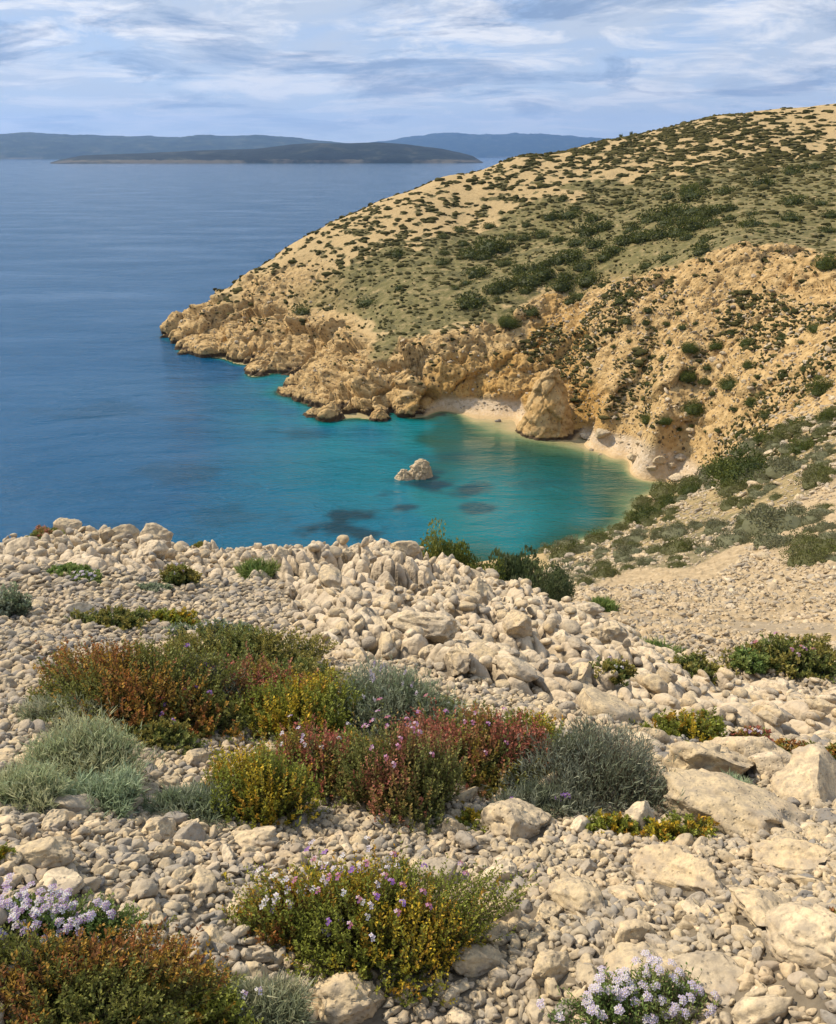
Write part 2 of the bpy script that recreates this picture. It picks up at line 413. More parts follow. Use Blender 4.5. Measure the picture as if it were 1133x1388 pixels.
# near land
J = RB <= 60
x, y = GX[J], GY[J]
out = blurmask(in_poly(PXB, PYB, Z_OUT) & (RB < 16), 4)[J]
cre = blurmask(in_poly(PXB, PYB, Z_CREST) & (RB < 16) & (RB > 7), 4)[J]
n1 = fbm2(x, y, 0.8, 5, 41) * .07 * sstep(1, 5, RB[J]) + fbm2(x, y, .22, 2, 44) * .22 * sstep(3, 8, RB[J]) * (1 - sstep(14, 30, RB[J]) * .6)
ca, sa = math.cos(.6), math.sin(.6)
xr, yr = x * ca + y * sa, -x * sa + y * ca
w1, w2, wid = worley2(xr / .34 + fbm2(x, y, 2, 2, 50) * .3, yr / .62, 61)
v1, v2, vid = worley2(xr / .13 + fbm2(x, y, 4, 2, 51) * .3, yr / .22, 67)
lump = (.55 - w1) * .20 + (np.minimum(w2 - w1, .22) / .22 - 1) * .10 + (wid - .5) * .13 + (.5 - v1) * .075 + (np.minimum(v2 - v1, .2) / .2 - 1) * .035 + fbm2(x, y, 9, 3, 52) * .012
lump2 = (.5 - v1) * .016 + (np.minimum(v2 - v1, .2) / .2 - 1) * .004
disp[J] = n1 + out * lump * 1.0 + cre * lump * .8 + (1 - np.maximum(out, cre)) * lump2 * sstep(13, 9, RB[J])
# scree: small stones
sc = RB[J] > 10
k = np.zeros(x.shape)
s1, s2, sid = worley2(x[sc] / .42, y[sc] / .42, 71)
t1, t2, tid = worley2(x[sc] / .19, y[sc] / .19, 73)
k[sc] = np.maximum(0, .45 - s1) * .30 * (sid > .45) + np.maximum(0, .42 - t1) * .16 * (tid > .3) + fbm2(x[sc], y[sc], 1.1, 3, 77) * .06
disp[J] += k
VX = GX + NX * disp * (RB > 60); VY = GY + NY * disp * (RB > 60); VZ = GZ0 + np.where(RB > 60, NZ, 1.0) * disp
M_out = np.zeros_like(GZ0); M_out[J] = np.maximum(out, cre)
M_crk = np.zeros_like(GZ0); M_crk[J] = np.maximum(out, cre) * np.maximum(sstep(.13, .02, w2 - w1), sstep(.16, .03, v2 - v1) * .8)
del x, y, z

def np_mesh(name, co, faces_flat, loop_n, smooth=True, attrs=None, mats=(), matidx=None):
    """fast mesh from arrays; loop_n = corners per face (int)"""
    me = bpy.data.meshes.new(name)
    nv = len(co); nf = len(faces_flat) // loop_n
    me.vertices.add(nv); me.vertices.foreach_set('co', np.ascontiguousarray(co, np.float32).ravel())
    me.loops.add(nf * loop_n); me.loops.foreach_set('vertex_index', np.ascontiguousarray(faces_flat, np.int32))
    me.polygons.add(nf)
    me.polygons.foreach_set('loop_start', np.arange(0, nf * loop_n, loop_n, dtype=np.int32))
    if smooth: me.polygons.foreach_set('use_smooth', np.ones(nf, bool))
    if matidx is not None: me.polygons.foreach_set('material_index', np.ascontiguousarray(matidx, np.int32))
    me.update(calc_edges=True)
    for an, (typ, arr) in (attrs or {}).items():
        at = me.attributes.new(an, typ, 'POINT')
        if typ == 'FLOAT': at.data.foreach_set('value', np.ascontiguousarray(arr, np.float32).ravel())
        else: at.data.foreach_set('color', np.ascontiguousarray(arr, np.float32).ravel())
    for m in mats: me.materials.append(m)
    return me
def link(name, me, kind=None, label=None, cat=None, group=None, parent=None, loc=None):
    o = bpy.data.objects.new(name, me); col.objects.link(o)
    if kind: o['kind'] = kind
    if label: o['label'] = label
    if cat: o['category'] = cat
    if group: o['group'] = group
    if parent: o.parent = parent
    if loc is not None: o.location = loc
    return o
def grid_faces(nr, nc):
    i = np.arange(nr - 1)[:, None] * nc + np.arange(nc - 1)[None, :]
    return np.stack([i, i + 1, i + nc + 1, i + nc], -1).reshape(-1)
def sample_pix(px, py):
    """where the ray through a photo pixel first meets the land: (x, y, z, r) or None"""
    a, t = pix_dir(px, py); j = int(round((float(a) - AZ0) / (AZ[1] - AZ0 if False else (AZ[1] - AZ[0]))))
    j = min(max(j, 0), NA - 1)
    el = (H - VZ[:, j]) / np.hypot(VX[:, j], VY[:, j])
    h = np.nonzero(el <= float(t))[0]
    h = h[h > 30]
    if len(h) == 0: return None
    i = h[0]
    return float(VX[i, j]), float(VY[i, j]), float(VZ[i, j]), float(RR[i])
def sample_xy(x, y):
    """land height and normal at plan positions"""
    x = np.asarray(x, float); y = np.asarray(y, float)
    r = np.hypot(x, y); a = np.arctan2(x, y)
    i = np.clip(np.searchsorted(RR, r), 1, len(RR) - 1)
    fr = np.clip((r - RR[i - 1]) / (RR[i] - RR[i - 1]), 0, 1)
    ja = np.clip((a - AZ0) / (AZ[1] - AZ[0]), 0, NA - 1.001); j = ja.astype(int); fa = ja - j
    z = (VZ[i - 1, j] * (1 - fr) + VZ[i, j] * fr) * (1 - fa) + (VZ[i - 1, j + 1] * (1 - fr) + VZ[i, j + 1] * fr) * fa
    return z, i, j
# ------------------------------------------------------------------ materials
class NT:
    def __init__(s, name):
        s.m = bpy.data.materials.new(name); s.m.use_nodes = True; s.t = s.m.node_tree; s.t.nodes.clear()
        s.out = s.t.nodes.new('ShaderNodeOutputMaterial'); s.b = s.t.nodes.new('ShaderNodeBsdfPrincipled')
        s.t.links.new(s.b.outputs[0], s.out.inputs[0])
    def n(s, t, **k):
        n = s.t.nodes.new(t)
        for a, v in k.items(): setattr(n, a, v)
        return n
    def put(s, sock, v):
        if v is None: return
        if isinstance(v, bpy.types.NodeSocket): s.t.links.new(v, sock)
        elif isinstance(v, tuple) and sock.type == 'RGBA': sock.default_value = (*v, 1) if len(v) == 3 else v
        else: sock.default_value = v
    def math(s, op, a, b=None, clamp=False):
        n = s.n('ShaderNodeMath', operation=op, use_clamp=clamp); s.put(n.inputs[0], a); s.put(n.inputs[1], b); return n.outputs[0]
    def mix(s, f, a, b, blend='MIX'):
        n = s.n('ShaderNodeMix', data_type='RGBA', blend_type=blend); s.put(n.inputs[0], f); s.put(n.inputs[6], a); s.put(n.inputs[7], b); return n.outputs[2]
    def attr(s, name, vec=False):
        n = s.n('ShaderNodeAttribute', attribute_name=name); return n.outputs['Color' if vec else 'Fac']
    def pos(s):
        return s.n('ShaderNodeNewGeometry').outputs['Position']
    def map(s, v, sc=(1, 1, 1), rot=(0, 0, 0), loc=(0, 0, 0)):
        n = s.n('ShaderNodeMapping'); s.put(n.inputs[0], v); n.inputs['Scale'].default_value = sc; n.inputs['Rotation'].default_value = rot; n.inputs['Location'].default_value = loc
        return n.outputs[0]
    def noise(s, v, sc, det=4, rough=.55, dist=0.0):
        n = s.n('ShaderNodeTexNoise'); s.put(n.inputs['Vector'], v); n.inputs['Scale'].default_value = sc; n.inputs['Detail'].default_value = det
        n.inputs['Roughness'].default_value = rough; n.inputs['Distortion'].default_value = dist; return n.outputs[0]
    def vor(s, v, sc, feat='F1', out='Distance', rnd=1.0):
        n = s.n('ShaderNodeTexVoronoi', feature=feat); s.put(n.inputs['Vector'], v); n.inputs['Scale'].default_value = sc; n.inputs['Randomness'].default_value = rnd; return n.outputs[out]
    def ramp(s, f, stops, interp='LINEAR'):
        n = s.n('ShaderNodeValToRGB'); n.color_ramp.interpolation = interp; e = n.color_ramp.elements
        while len(e) < len(stops): e.new(.5)
        for el, (p, c) in zip(e, stops):
            el.position = p; el.color = (c, c, c, 1) if isinstance(c, (int, float)) else (*c, 1)
        s.put(n.inputs[0], f); return n.outputs[0]
    def bump(s, h, strength=.5, dist=.1, normal=None):
        n = s.n('ShaderNodeBump'); s.put(n.inputs['Height'], h); n.inputs['Strength'].default_value = strength; n.inputs['Distance'].default_value = dist
        s.put(n.inputs['Normal'], normal); return n.outputs[0]
    def done(s, col_, rough=.9, normal=None, spec=.25):
        s.put(s.b.inputs['Base Color'], col_); s.put(s.b.inputs['Roughness'], rough); s.put(s.b.inputs['Normal'], normal)
        s.b.inputs['Specular IOR Level'].default_value = spec; return s.m

def mat_stone(name, bumpd=.004, sc=1.0, wet=False):
    t = NT(name); p = t.n('ShaderNodeTexCoord').outputs['Object']
    rnd = t.attr('rnd')
    base = t.ramp(rnd, [(0, (.13, .125, .12)), (.16, (.22, .205, .185)), (.34, (.38, .32, .24)), (.55, (.52, .41, .25)), (.8, (.59, .455, .27)), (1, (.66, .54, .37))])
    a = t.noise(p, 26 * sc, 6, .62); b = t.noise(p, 7 * sc, 3, .5)
    c = t.mix(t.ramp(a, [(.40, 0.0), (.62, .75)]), base, (.25, .21, .16))
    c = t.mix(t.ramp(t.noise(p, 90 * sc, 4, .7), [(.45, 0.0), (.7, .45)]), c, (.20, .165, .12))
    c = t.mix(t.ramp(b, [(.5, 0.0), (.7, .45)]), c, (.55, .40, .24))
    pits = t.vor(p, 60 * sc); c = t.mix(t.math('MULTIPLY', t.ramp(pits, [(.08, .6), (.22, 0.0)]), t.ramp(b, [(.45, 0.0), (.6, 1.0)])), c, (.16, .13, .10))
    lich = t.noise(p, 4.5 * sc, 7, .7); c = t.mix(t.ramp(lich, [(.52, 0.0), (.60, .45)]), c, (.27, .25, .215))
    h = t.math('ADD', t.math('MULTIPLY', a, 1.0), t.math('MULTIPLY', t.ramp(pits, [(.05, 0.0), (.3, 1.0)]), .5))
    h = t.math('ADD', h, t.math('MULTIPLY', t.noise(p, 12 * sc, 3, .6), 1.2))
    return t.done(c, .9, t.bump(h, .9, bumpd * 1.8))

def mat_near():
    t = NT('limestone_gravel'); p = t.pos()
    cell = t.vor(p, 16, out='Color'); f1 = t.vor(p, 16); e = t.vor(p, 16, 'DISTANCE_TO_EDGE')
    f2 = t.vor(p, 42); cell2 = t.vor(p, 42, out='Color')
    big = t.noise(p, .7, 4, .5); a = t.noise(p, 30, 6, .6)
    base = t.ramp(cell, [(0, (.30, .265, .22)), (.4, (.46, .38, .27)), (.75, (.52, .42, .29)), (1, (.56, .48, .36))])
    base = t.mix(.5, base, t.ramp(cell2, [(0, (.26, .23, .19)), (.5, (.45, .37, .26)), (1, (.56, .47, .34))]))
    base = t.mix(t.ramp(a, [(.45, 0.0), (.7, .5)]), base, (.27, .22, .165))
    base = t.mix(t.math('MULTIPLY', t.attr('nearby'), .85), base, t.ramp(a, [(.35, (.06, .048, .034)), (.65, (.15, .12, .08))]))  # dark soil under the gravel, with the shade of the gaps in its tone
    rockc = t.ramp(t.noise(p, 3.2, 8, .62), [(.3, (.36, .29, .21)), (.5, (.52, .42, .29)), (.7, (.60, .50, .36))])
    rockc = t.mix(t.ramp(t.noise(p, 14, 6, .6), [(.5, 0.0), (.68, .6)]), rockc, (.34, .27, .19))
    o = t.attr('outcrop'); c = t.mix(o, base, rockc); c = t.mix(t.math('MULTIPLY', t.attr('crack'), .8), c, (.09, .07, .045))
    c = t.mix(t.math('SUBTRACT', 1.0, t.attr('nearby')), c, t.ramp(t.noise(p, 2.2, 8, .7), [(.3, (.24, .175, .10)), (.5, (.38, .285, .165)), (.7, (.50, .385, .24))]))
    c = t.mix(t.math('MULTIPLY', t.attr('scrub'), t.ramp(t.noise(p, .35, 6, .65), [(.30, 0.1), (.55, .9)])), c, (.13, .115, .055))
    h = t.math('ADD', t.math('MULTIPLY', f1, -.8), t.math('ADD', t.math('MULTIPLY', f2, -.3), t.math('MULTIPLY', a, .5)))
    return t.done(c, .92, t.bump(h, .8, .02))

def mat_far():
    t = NT('headland_ground'); p = t.pos()
    rock, green, beach, ochre, tuft, scree, scrub = [t.attr(k) for k in ('rock', 'green', 'beach', 'ochre', 'tuft', 'scree', 'scrub')]
    n1 = t.noise(p, .55, 8, .65); n2 = t.noise(p, 2.2, 8, .65); n3 = t.noise(p, .08, 5, .55)
    soil = t.ramp(n2, [(.3, (.30, .205, .095)), (.5, (.43, .31, .15)), (.72, (.53, .40, .21))])
    grassc = t.ramp(n1, [(.3, (.075, .074, .022)), (.5, (.135, .122, .044)), (.66, (.26, .20, .095))])
    c = t.mix(t.math('MULTIPLY', green, t.ramp(n1, [(.2, .98), (.6, .9), (.72, .45)])), soil, grassc)
    c = t.mix(t.math('MULTIPLY', tuft, .92), c, t.ramp(n2, [(.35, (.055, .052, .02)), (.6, (.13, .115, .045))]))
    rk = t.ramp(t.noise(t.map(p, (1, 1, 1.8)), .6, 9, .66), [(.30, (.16, .10, .045)), (.43, (.38, .25, .105)), (.58, (.52, .36, .165)), (.75, (.60, .45, .25))])
    rk = t.mix(t.math('MULTIPLY', ochre, t.ramp(n3, [(.35, .25), (.6, .9)])), rk, t.ramp(n2, [(.3, (.25, .13, .035)), (.55, (.46, .27, .075)), (.75, (.52, .34, .13))]))
    pit = t.vor(t.map(p, (1, 1, 1)), .62); pit2 = t.vor(p, 1.5)
    rk = t.mix(t.ramp(pit, [(.15, .9), (.22, 0.0)]), rk, (.06, .045, .025))
    rk = t.mix(t.ramp(pit2, [(.14, .8), (.22, 0.0)]), rk, (.09, .065, .035))
    c = t.mix(rock, c, rk)
    z = t.n('ShaderNodeSeparateXYZ'); t.put(z.inputs[0], p)
    wl = t.math('ADD', z.outputs[2], t.math('MULTIPLY', t.noise(p, .5, 4, .6), -1.6))
    c = t.mix(t.math('MULTIPLY', rock, t.ramp(wl, [(0.0, .93), (.35, 0.0)])), c, (.045, .03, .018))
    sand = t.ramp(t.noise(p, 1.3, 8, .7), [(.3, (.42, .29, .16)), (.5, (.56, .41, .24)), (.7, (.62, .50, .36))])
    wet = t.ramp(z.outputs[2], [(.15, 1.0), (.45, 0.0)])
    peb = t.ramp(t.vor(p, 1.6, out='Color'), [(.0, (.34, .26, .17)), (.6, (.50, .405, .29)), (1, (.60, .52, .42))])
    hi = t.ramp(t.math('ADD', t.math('MULTIPLY', z.outputs[2], .25), t.math('MULTIPLY', n2, .5)), [(.42, 0.0), (.55, 1.0)])
    sand = t.mix(t.math('MULTIPLY', hi, .6), sand, peb)
    sand = t.mix(wet, sand, (.50, .36, .19))
    c = t.mix(beach, c, sand)
    c = t.mix(t.math('MULTIPLY', scree, .9), c, t.ramp(n2, [(.3, (.24, .175, .10)), (.5, (.38, .285, .165)), (.7, (.50, .385, .24))]))
    c = t.mix(t.math('MULTIPLY', scrub, t.ramp(n1, [(.35, .85), (.6, .15)])), c, (.13, .12, .055))
    h = t.math('ADD', t.math('MULTIPLY', n2, 1.0), t.math('MULTIPLY', t.ramp(pit2, [(.08, 0.0), (.3, 1.0)]), t.math('MULTIPLY', rock, .6)))
    return t.done(c, .95, t.bump(h, .9, .35))
MAT_NEAR, MAT_FAR = mat_near(), mat_far()

# tufts of scrub on the open hill: terracette lines that follow the contours
def tuft_field(x, y, z):
    n = fbm2(x, y, 0.06, 4, 81); m = fbm2(x, y, .45, 3, 83)
    band = np.sin(2 * np.pi * (z / 1.5 + n * 3.3)) * .38 + m * 1.6
    dens = fbm2(x, y, .028, 3, 87)
    return sstep(.07, .32, band + dens * 1.0 - .08)
TF = np.zeros_like(GZ0)
I = RB > 100
TF[I] = tuft_field(GX[I], GY[I], VZ[I])
TF = TF * (1 - M_beach) * (1 - np.clip(M_rock, 0, 1) * .95)
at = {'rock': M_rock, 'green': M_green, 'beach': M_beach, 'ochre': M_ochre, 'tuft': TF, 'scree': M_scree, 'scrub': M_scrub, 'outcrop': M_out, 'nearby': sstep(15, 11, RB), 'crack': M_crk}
CO = np.stack([VX, VY, VZ], -1)
i1 = int(np.searchsorted(RR, 60.0))
def strip(name, i0, i1, mat, mats, keys):
    nr = i1 - i0
    me = np_mesh(name, CO[i0:i1].reshape(-1, 3), grid_faces(nr, NA), 4, True, {k: ('FLOAT', at[k][i0:i1]) for k in keys}, (mat,))
    return link(name, me, 'structure')
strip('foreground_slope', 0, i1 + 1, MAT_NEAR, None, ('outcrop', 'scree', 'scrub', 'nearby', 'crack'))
# the same slope carried on round the standing place, just under the surveyed part
_a = np.linspace(-math.pi, math.pi, 241); _r = np.exp(np.linspace(math.log(.05), math.log(45), 90))
_ac = np.clip(_a, AZ0 + .02, AZ1 - .02); _r2 = np.maximum(_r, .5)
_z = zbase(_r2[:, None] * np.sin(_ac), _r2[:, None] * np.cos(_ac))
_x, _y = _r[:, None] * np.sin(_a), _r[:, None] * np.cos(_a)
_w = sstep(1.0, 1.9, np.abs(_a))[None, :]
_z = _z * (1 - _w) + (H - 1.45 + _r[:, None] * .10) * _w - .09 + fbm2(_x, _y, .8, 4, 41) * .04
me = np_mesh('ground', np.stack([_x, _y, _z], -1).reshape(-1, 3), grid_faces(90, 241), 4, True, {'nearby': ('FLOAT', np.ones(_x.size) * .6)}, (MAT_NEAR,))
link('ground', me, 'structure')
strip('headland_terrain', i1, len(RR), MAT_FAR, None, ('rock', 'green', 'beach', 'ochre', 'tuft', 'scree', 'scrub'))
# ------------------------------------------------------------------ stones
import bmesh
_ico = {}
def ico(sub):
    if sub not in _ico:
        bm = bmesh.new(); bmesh.ops.create_icosphere(bm, subdivisions=sub, radius=1.0)
        v = np.array([w.co[:] for w in bm.verts]); f = np.array([[w.index for w in q.verts] for q in bm.faces]); bm.free()
        _ico[sub] = (v, f)
    return _ico[sub]
def stone_shape(rng, sub, cuts=10, rough=.05, flat=None, elong=None):
    v, f = ico(sub); v = v.copy()
    o = rng.uniform(0, 99, 3)
    v *= (1 + fbm3(v[:, 0] + o[0], v[:, 1] + o[1], v[:, 2] + o[2], 1.1, 2, 3) * .22)[:, None]
    for _ in range(cuts):
        n = rng.normal(size=3); n /= np.linalg.norm(n); d = rng.uniform(.46, .88)
        k = v @ n; ov = np.maximum(k - d, 0)
        v -= (ov * .96)[:, None] * n
    nn = v / np.linalg.norm(v, axis=1)[:, None]
    if sub >= 4: v += nn * (facet3(v[:, 0] * 1.9 + o[0], v[:, 1] * 1.9 + o[1], v[:, 2] * 1.9, 7)[0] * .10)[:, None]
    if rough and sub >= 3: v += nn * (fbm3(v[:, 0] + o[1], v[:, 1] + o[2], v[:, 2] + o[0], 3.2, 3, 5, .55, True) * rough)[:, None]
    v *= np.array([1.0, elong or rng.uniform(.40, .85), flat or rng.uniform(.42, .72)])
    return v, f
def rotmats(yaw, tx, ty):
    cz, sz, cx, sx, cy, sy = np.cos(yaw), np.sin(yaw), np.cos(tx), np.sin(tx), np.cos(ty), np.sin(ty)
    n = len(yaw); Z = np.zeros((n, 3, 3)); X = np.zeros((n, 3, 3)); Y = np.zeros((n, 3, 3))
    Z[:, 0, 0] = cz; Z[:, 0, 1] = -sz; Z[:, 1, 0] = sz; Z[:, 1, 1] = cz; Z[:, 2, 2] = 1
    X[:, 0, 0] = 1; X[:, 1, 1] = cx; X[:, 1, 2] = -sx; X[:, 2, 1] = sx; X[:, 2, 2] = cx
    Y[:, 1, 1] = 1; Y[:, 0, 0] = cy; Y[:, 0, 2] = sy; Y[:, 2, 0] = -sy; Y[:, 2, 2] = cy
    return X @ Y @ Z
def scatter_merge(variants, pos, scl, yaw, tx, ty, rnd, vi):
    """merge transformed copies of the variants into arrays"""
    R = rotmats(yaw, tx, ty); CV, CF, CR = [], [], []; base = 0
    for k, (v, f) in enumerate(variants):
        m = np.nonzero(vi == k)[0]
        if not len(m): continue
        vv = np.einsum('nij,vj->nvi', R[m], v) * scl[m][:, None, None] + pos[m][:, None, :]
        ff = f[None] + (np.arange(len(m)) * len(v))[:, None, None] + base
        base += len(m) * len(v)
        CV.append(vv.reshape(-1, 3)); CF.append(ff.reshape(-1)); CR.append(np.repeat(rnd[m], len(v)))
    return np.concatenate(CV), np.concatenate(CF), np.concatenate(CR)

MAT_STONE = mat_stone('limestone', .004)
MAT_STONE_FAR = mat_stone('limestone_distant', .05, .12)
rng = np.random.default_rng(7)
def jgrid(cell, rmin, rmax, keep=1.0):
    n = int(2 * rmax / cell)
    gx, gy = np.meshgrid(np.arange(-n // 2, n // 2) * cell, np.arange(0, int(rmax / cell)) * cell)
    gx = gx.ravel() + (np.floor(gy.ravel() / cell) % 2) * cell * .5; gy = gy.ravel()
    gx = gx + rng.uniform(-.42, .42, gx.shape) * cell; gy = gy + rng.uniform(-.42, .42, gy.shape) * cell
    r = np.hypot(gx, gy); a = np.arctan2(gx, gy)
    m = (r > rmin) & (r < rmax) & (a > AZ0 + .01) & (a < AZ1 - .01) & (rng.uniform(size=gx.shape) < keep)
    gx, gy = gx[m], gy[m]
    z, i, j = sample_xy(gx, gy)
    px, py = to_pix(gx, gy, z)
    m = (px > -330) & (px < PW + 330) & (py < PH + 330) & ((r[m] < 6) | ((px > -90) & (px < PW + 90)))
    return gx[m], gy[m], z[m], px[m], py[m], i[m], j[m]
ST = {k: [] for k in ('x', 'y', 'z', 's', 'yaw', 'tx', 'ty', 'rnd', 'px', 'py', 'lay')}
def add_layer(cell, rmin, rmax, keep, size, spread, lay, filt=None, yaw=None, tilt=.35, sink=.25, rnd=None):
    x, y, z, px, py, i, j = jgrid(cell, rmin, rmax, keep)
    o = M_out[i, j]; keepm = np.ones(len(x), bool)
    if filt is not None: keepm = filt(px, py, o, x, y)
    x, y, z, px, py, i, j, o = [q[keepm] for q in (x, y, z, px, py, i, j, o)]
    n = len(x)
    s = np.minimum(size * np.exp(rng.normal(0, spread, n)), max(size * 1.7, .05))
    yw = rng.uniform(0, 6.28, n) if yaw is None else rng.normal(yaw, .5, n)
    ST['x'].append(x); ST['y'].append(y); ST['z'].append(z + s * (.45 - sink)); ST['s'].append(s); ST['yaw'].append(yw)
    # lie along the slope
    ST['tx'].append(rng.normal(0, tilt, n) - .35); ST['ty'].append(rng.normal(0, tilt, n))
    q = fbm2(x, y, .55, 3, 101) * .5 + np.where(s > .09, .30, 0)
    ST['rnd'].append(np.clip(rng.beta(2.0, 1.5, n) - .02 + q * .35 + (o * .12) if rnd is None else rnd(n), 0, 1)); ST['px'].append(px); ST['py'].append(py); ST['lay'].append(np.full(n, lay))
    return n
nout = lambda px, py, o, x, y: o < .6
lay_n = []
lay_n.append(add_layer(.036, .8, 3.4, 1.0, .0225, .22, 0, nout))
lay_n.append(add_layer(.052, 3.4, 6.0, 1.0, .030, .25, 1, nout))
lay_n.append(add_layer(.075, 6.0, 9.5, 1.0, .038, .25, 2, nout))
lay_n.append(add_layer(.10, 9.5, 14.5, 1.0, .055, .35, 2, nout))
lay_n.append(add_layer(.021, .8, 2.5, 1.0, .0125, .25, 0, nout))
lay_n.append(add_layer(.034, 2.5, 4.6, 1.0, .018, .3, 2, nout))
lay_n.append(add_layer(.12, .8, 4.0, .38, .037, .25, 3, nout))
lay_n.append(add_layer(.24, 1.0, 8.0, .17, .062, .28, 3, nout))
right = lambda px, py, o, x, y: (px > 620 + (1388 - py) * .2) & (py > 960)
lay_n.append(add_layer(.22, .8, 6.0, .36, .066, .30, 3, right, yaw=2.2, sink=.32))
lay_n.append(add_layer(.42, .9, 6.5, .22, .11, .25, 3, right, yaw=2.2, sink=.40, rnd=lambda n: rng.uniform(.4, .95, n)))
outf = lambda px, py, o, x, y: o > .25
lay_n.append(add_layer(.11, 3.4, 11, .95, .052, .35, 2, lambda px, py, o, x, y: (o > .35) & (py > 790), yaw=2.0, sink=.25))
lay_n.append(add_layer(.28, 3.6, 11, .45, .105, .3, 3, lambda px, py, o, x, y: (o > .45) & (py > 780), yaw=2.0, sink=.40))
lay_n.append(add_layer(.15, 8.0, 14.6, .9, .072, .33, 3, lambda px, py, o, x, y: (o > .3) & (py < 800), sink=.15, tilt=.6))
lay_n.append(add_layer(.36, 8.0, 14.4, .30, .125, .30, 3, lambda px, py, o, x, y: (o > .3) & (py < 790), sink=.25, tilt=.5))
print('stones per layer', lay_n)
ST = {k: np.concatenate(v) for k, v in ST.items()}
# boulders surveyed one by one: photo x, y (base), width in photo px, yaw, flatness, tone, label
BIG = [
 (866, 1128, 48, 1.2, .9, .92, 'pale yellow wedge-shaped boulder standing upright among golden bushlets right of the big grey bush'),
 (700, 1140, 84, .3, .75, .86, 'lumpy cream limestone block in front of the large grey bush'),
 (612, 1133, 34, .8, .8, .80, 'rounded cream stone at the foot of the red and olive bush'),
 (676, 1200, 44, .5, .7, .97, 'smooth pale oval stone between the pink flowering bush and the long slab'),
 (782, 1236, 74, 1.9, .5, .60, 'long brownish slab lying down the slope right of the pink flowering bush'),
 (878, 1345, 92, 2.0, .5, .62, 'broad tan limestone slab directly behind the lilac candytuft'),
 (960, 1345, 84, 2.1, .45, .45, 'long grooved slab at the right of the lilac candytuft'),
 (930, 1215, 108, 2.4, .5, .78, 'wide cream slab half buried in the middle of the stony right slope'),
 (985, 1130, 150, 2.5, .45, .58, 'big rough brown-veined outcrop slab right of the wedge-shaped boulder'),
 (960, 1065, 110, .3, .6, .72, 'low broad limestone outcrop right of the big grey bush'),
 (1020, 1050, 80, 2.4, .6, .85, 'pale outcrop rock beside the small whitish-green tuft'),
 (1040, 1260, 86, 2.3, .5, .82, 'cracked cream slab on the lower right slope'),
 (1105, 1300, 110, 2.0, .5, .88, 'large pale slab at the right edge near the bottom corner'),
 (1075, 1180, 80, 2.3, .45, .75, 'flat cream slab below the right-hand gravel patch'),
 (645, 1322, 60, .2, .6, .55, 'grey-brown stone at the lower right of the pink flowering bush'),
 (745, 1330, 52, .5, .7, .74, 'tan stone left of the lilac candytuft'),
 (480, 1378, 90, .2, .6, .82, 'round cream boulder half hidden under the front of the pink flowering bush'),
 (740, 1252, 40, 1.0, .7, .70, 'small blocky stone just left of the long brownish slab'),
 (580, 868, 84, 2.9, .45, .90, 'largest flat cream slab on the rocky rise above the grey-green bush'),
 (650, 822, 46, 1.2, .9, .80, 'upright fluted limestone rock on the rocky rise below the green brow bush'),
 (700, 865, 50, 1.9, .7, .78, 'fluted tan rock in the middle of the rocky rise'),
 (620, 905, 50, 1.7, .8, .84, 'blocky cream rock below the largest flat slab'),
 (820, 880, 60, 1.9, .7, .86, 'pale pitted rock on the right shoulder of the rocky rise'),
 (92, 728, 30, .4, .9, .82, 'tallest knobbly rock on the left brow against the sea'),
 (205, 740, 40, .2, .8, .84, 'broad knobbly rock on the brow right of the tallest one'),
 (383, 762, 26, .5, .9, .86, 'pointed pale rock on the brow above the small green tuft'),
 (472, 764, 24, .9, 1.0, .88, 'small upright rock on the brow in the middle of the photo'),
 (548, 764, 38, .1, .7, .80, 'wide rounded rock on the brow left of the green brow bush'),
 (60, 1180, 60, .6, .6, .70, 'cream stone near the left edge above the lilac flowers'),
 (75, 1125, 34, 1.3, .7, .85, 'pale stone below the pale grey-green tufts at left'),
 (210, 1140, 46, .4, .6, .84, 'pale flattish stone below the small green bush'),
 (345, 1150, 60, .1, .5, .86, 'long pale stone at the foot of the yellow bush'),
 (262, 1040, 34, .7, .7, .68, 'stone in the gap beneath the rust-coloured bushes'),
 (195, 1245, 34, .5, .7, .72, 'stone on the gravel above the purple flower spikes'),
 (400, 1100, 0, 0, 0, 0, ''),
]
BIG = [b for b in BIG if b[2] > 0]
big_xy = []
for k, (px, py, w, yaw, fl, tone, lab) in enumerate(BIG):
    p = sample_pix(px, py - w * .15)
    if p is None: continue
    d3 = math.sqrt(p[0] ** 2 + p[1] ** 2 + (p[2] - H) ** 2); s = w / FPX * d3 * .58
    r_ = np.random.default_rng(500 + k)
    v, f = stone_shape(r_, 5, 8, .09, fl, r_.uniform(.6, .8))
    v = (rotmats(np.array([yaw]), np.array([-.35]), np.array([r_.normal(0, .15)]))[0] @ v.T).T * s
    me = np_mesh('limestone_rock', v, f.ravel(), 3, True, {'rnd': ('FLOAT', np.full(len(v), tone))}, (MAT_STONE,))
    link('limestone_rock', me, None, lab, 'rock', 'large limestone rocks on the near slope', None, (p[0], p[1], p[2] + s * fl * .25))
    big_xy.append((p[0], p[1], s))
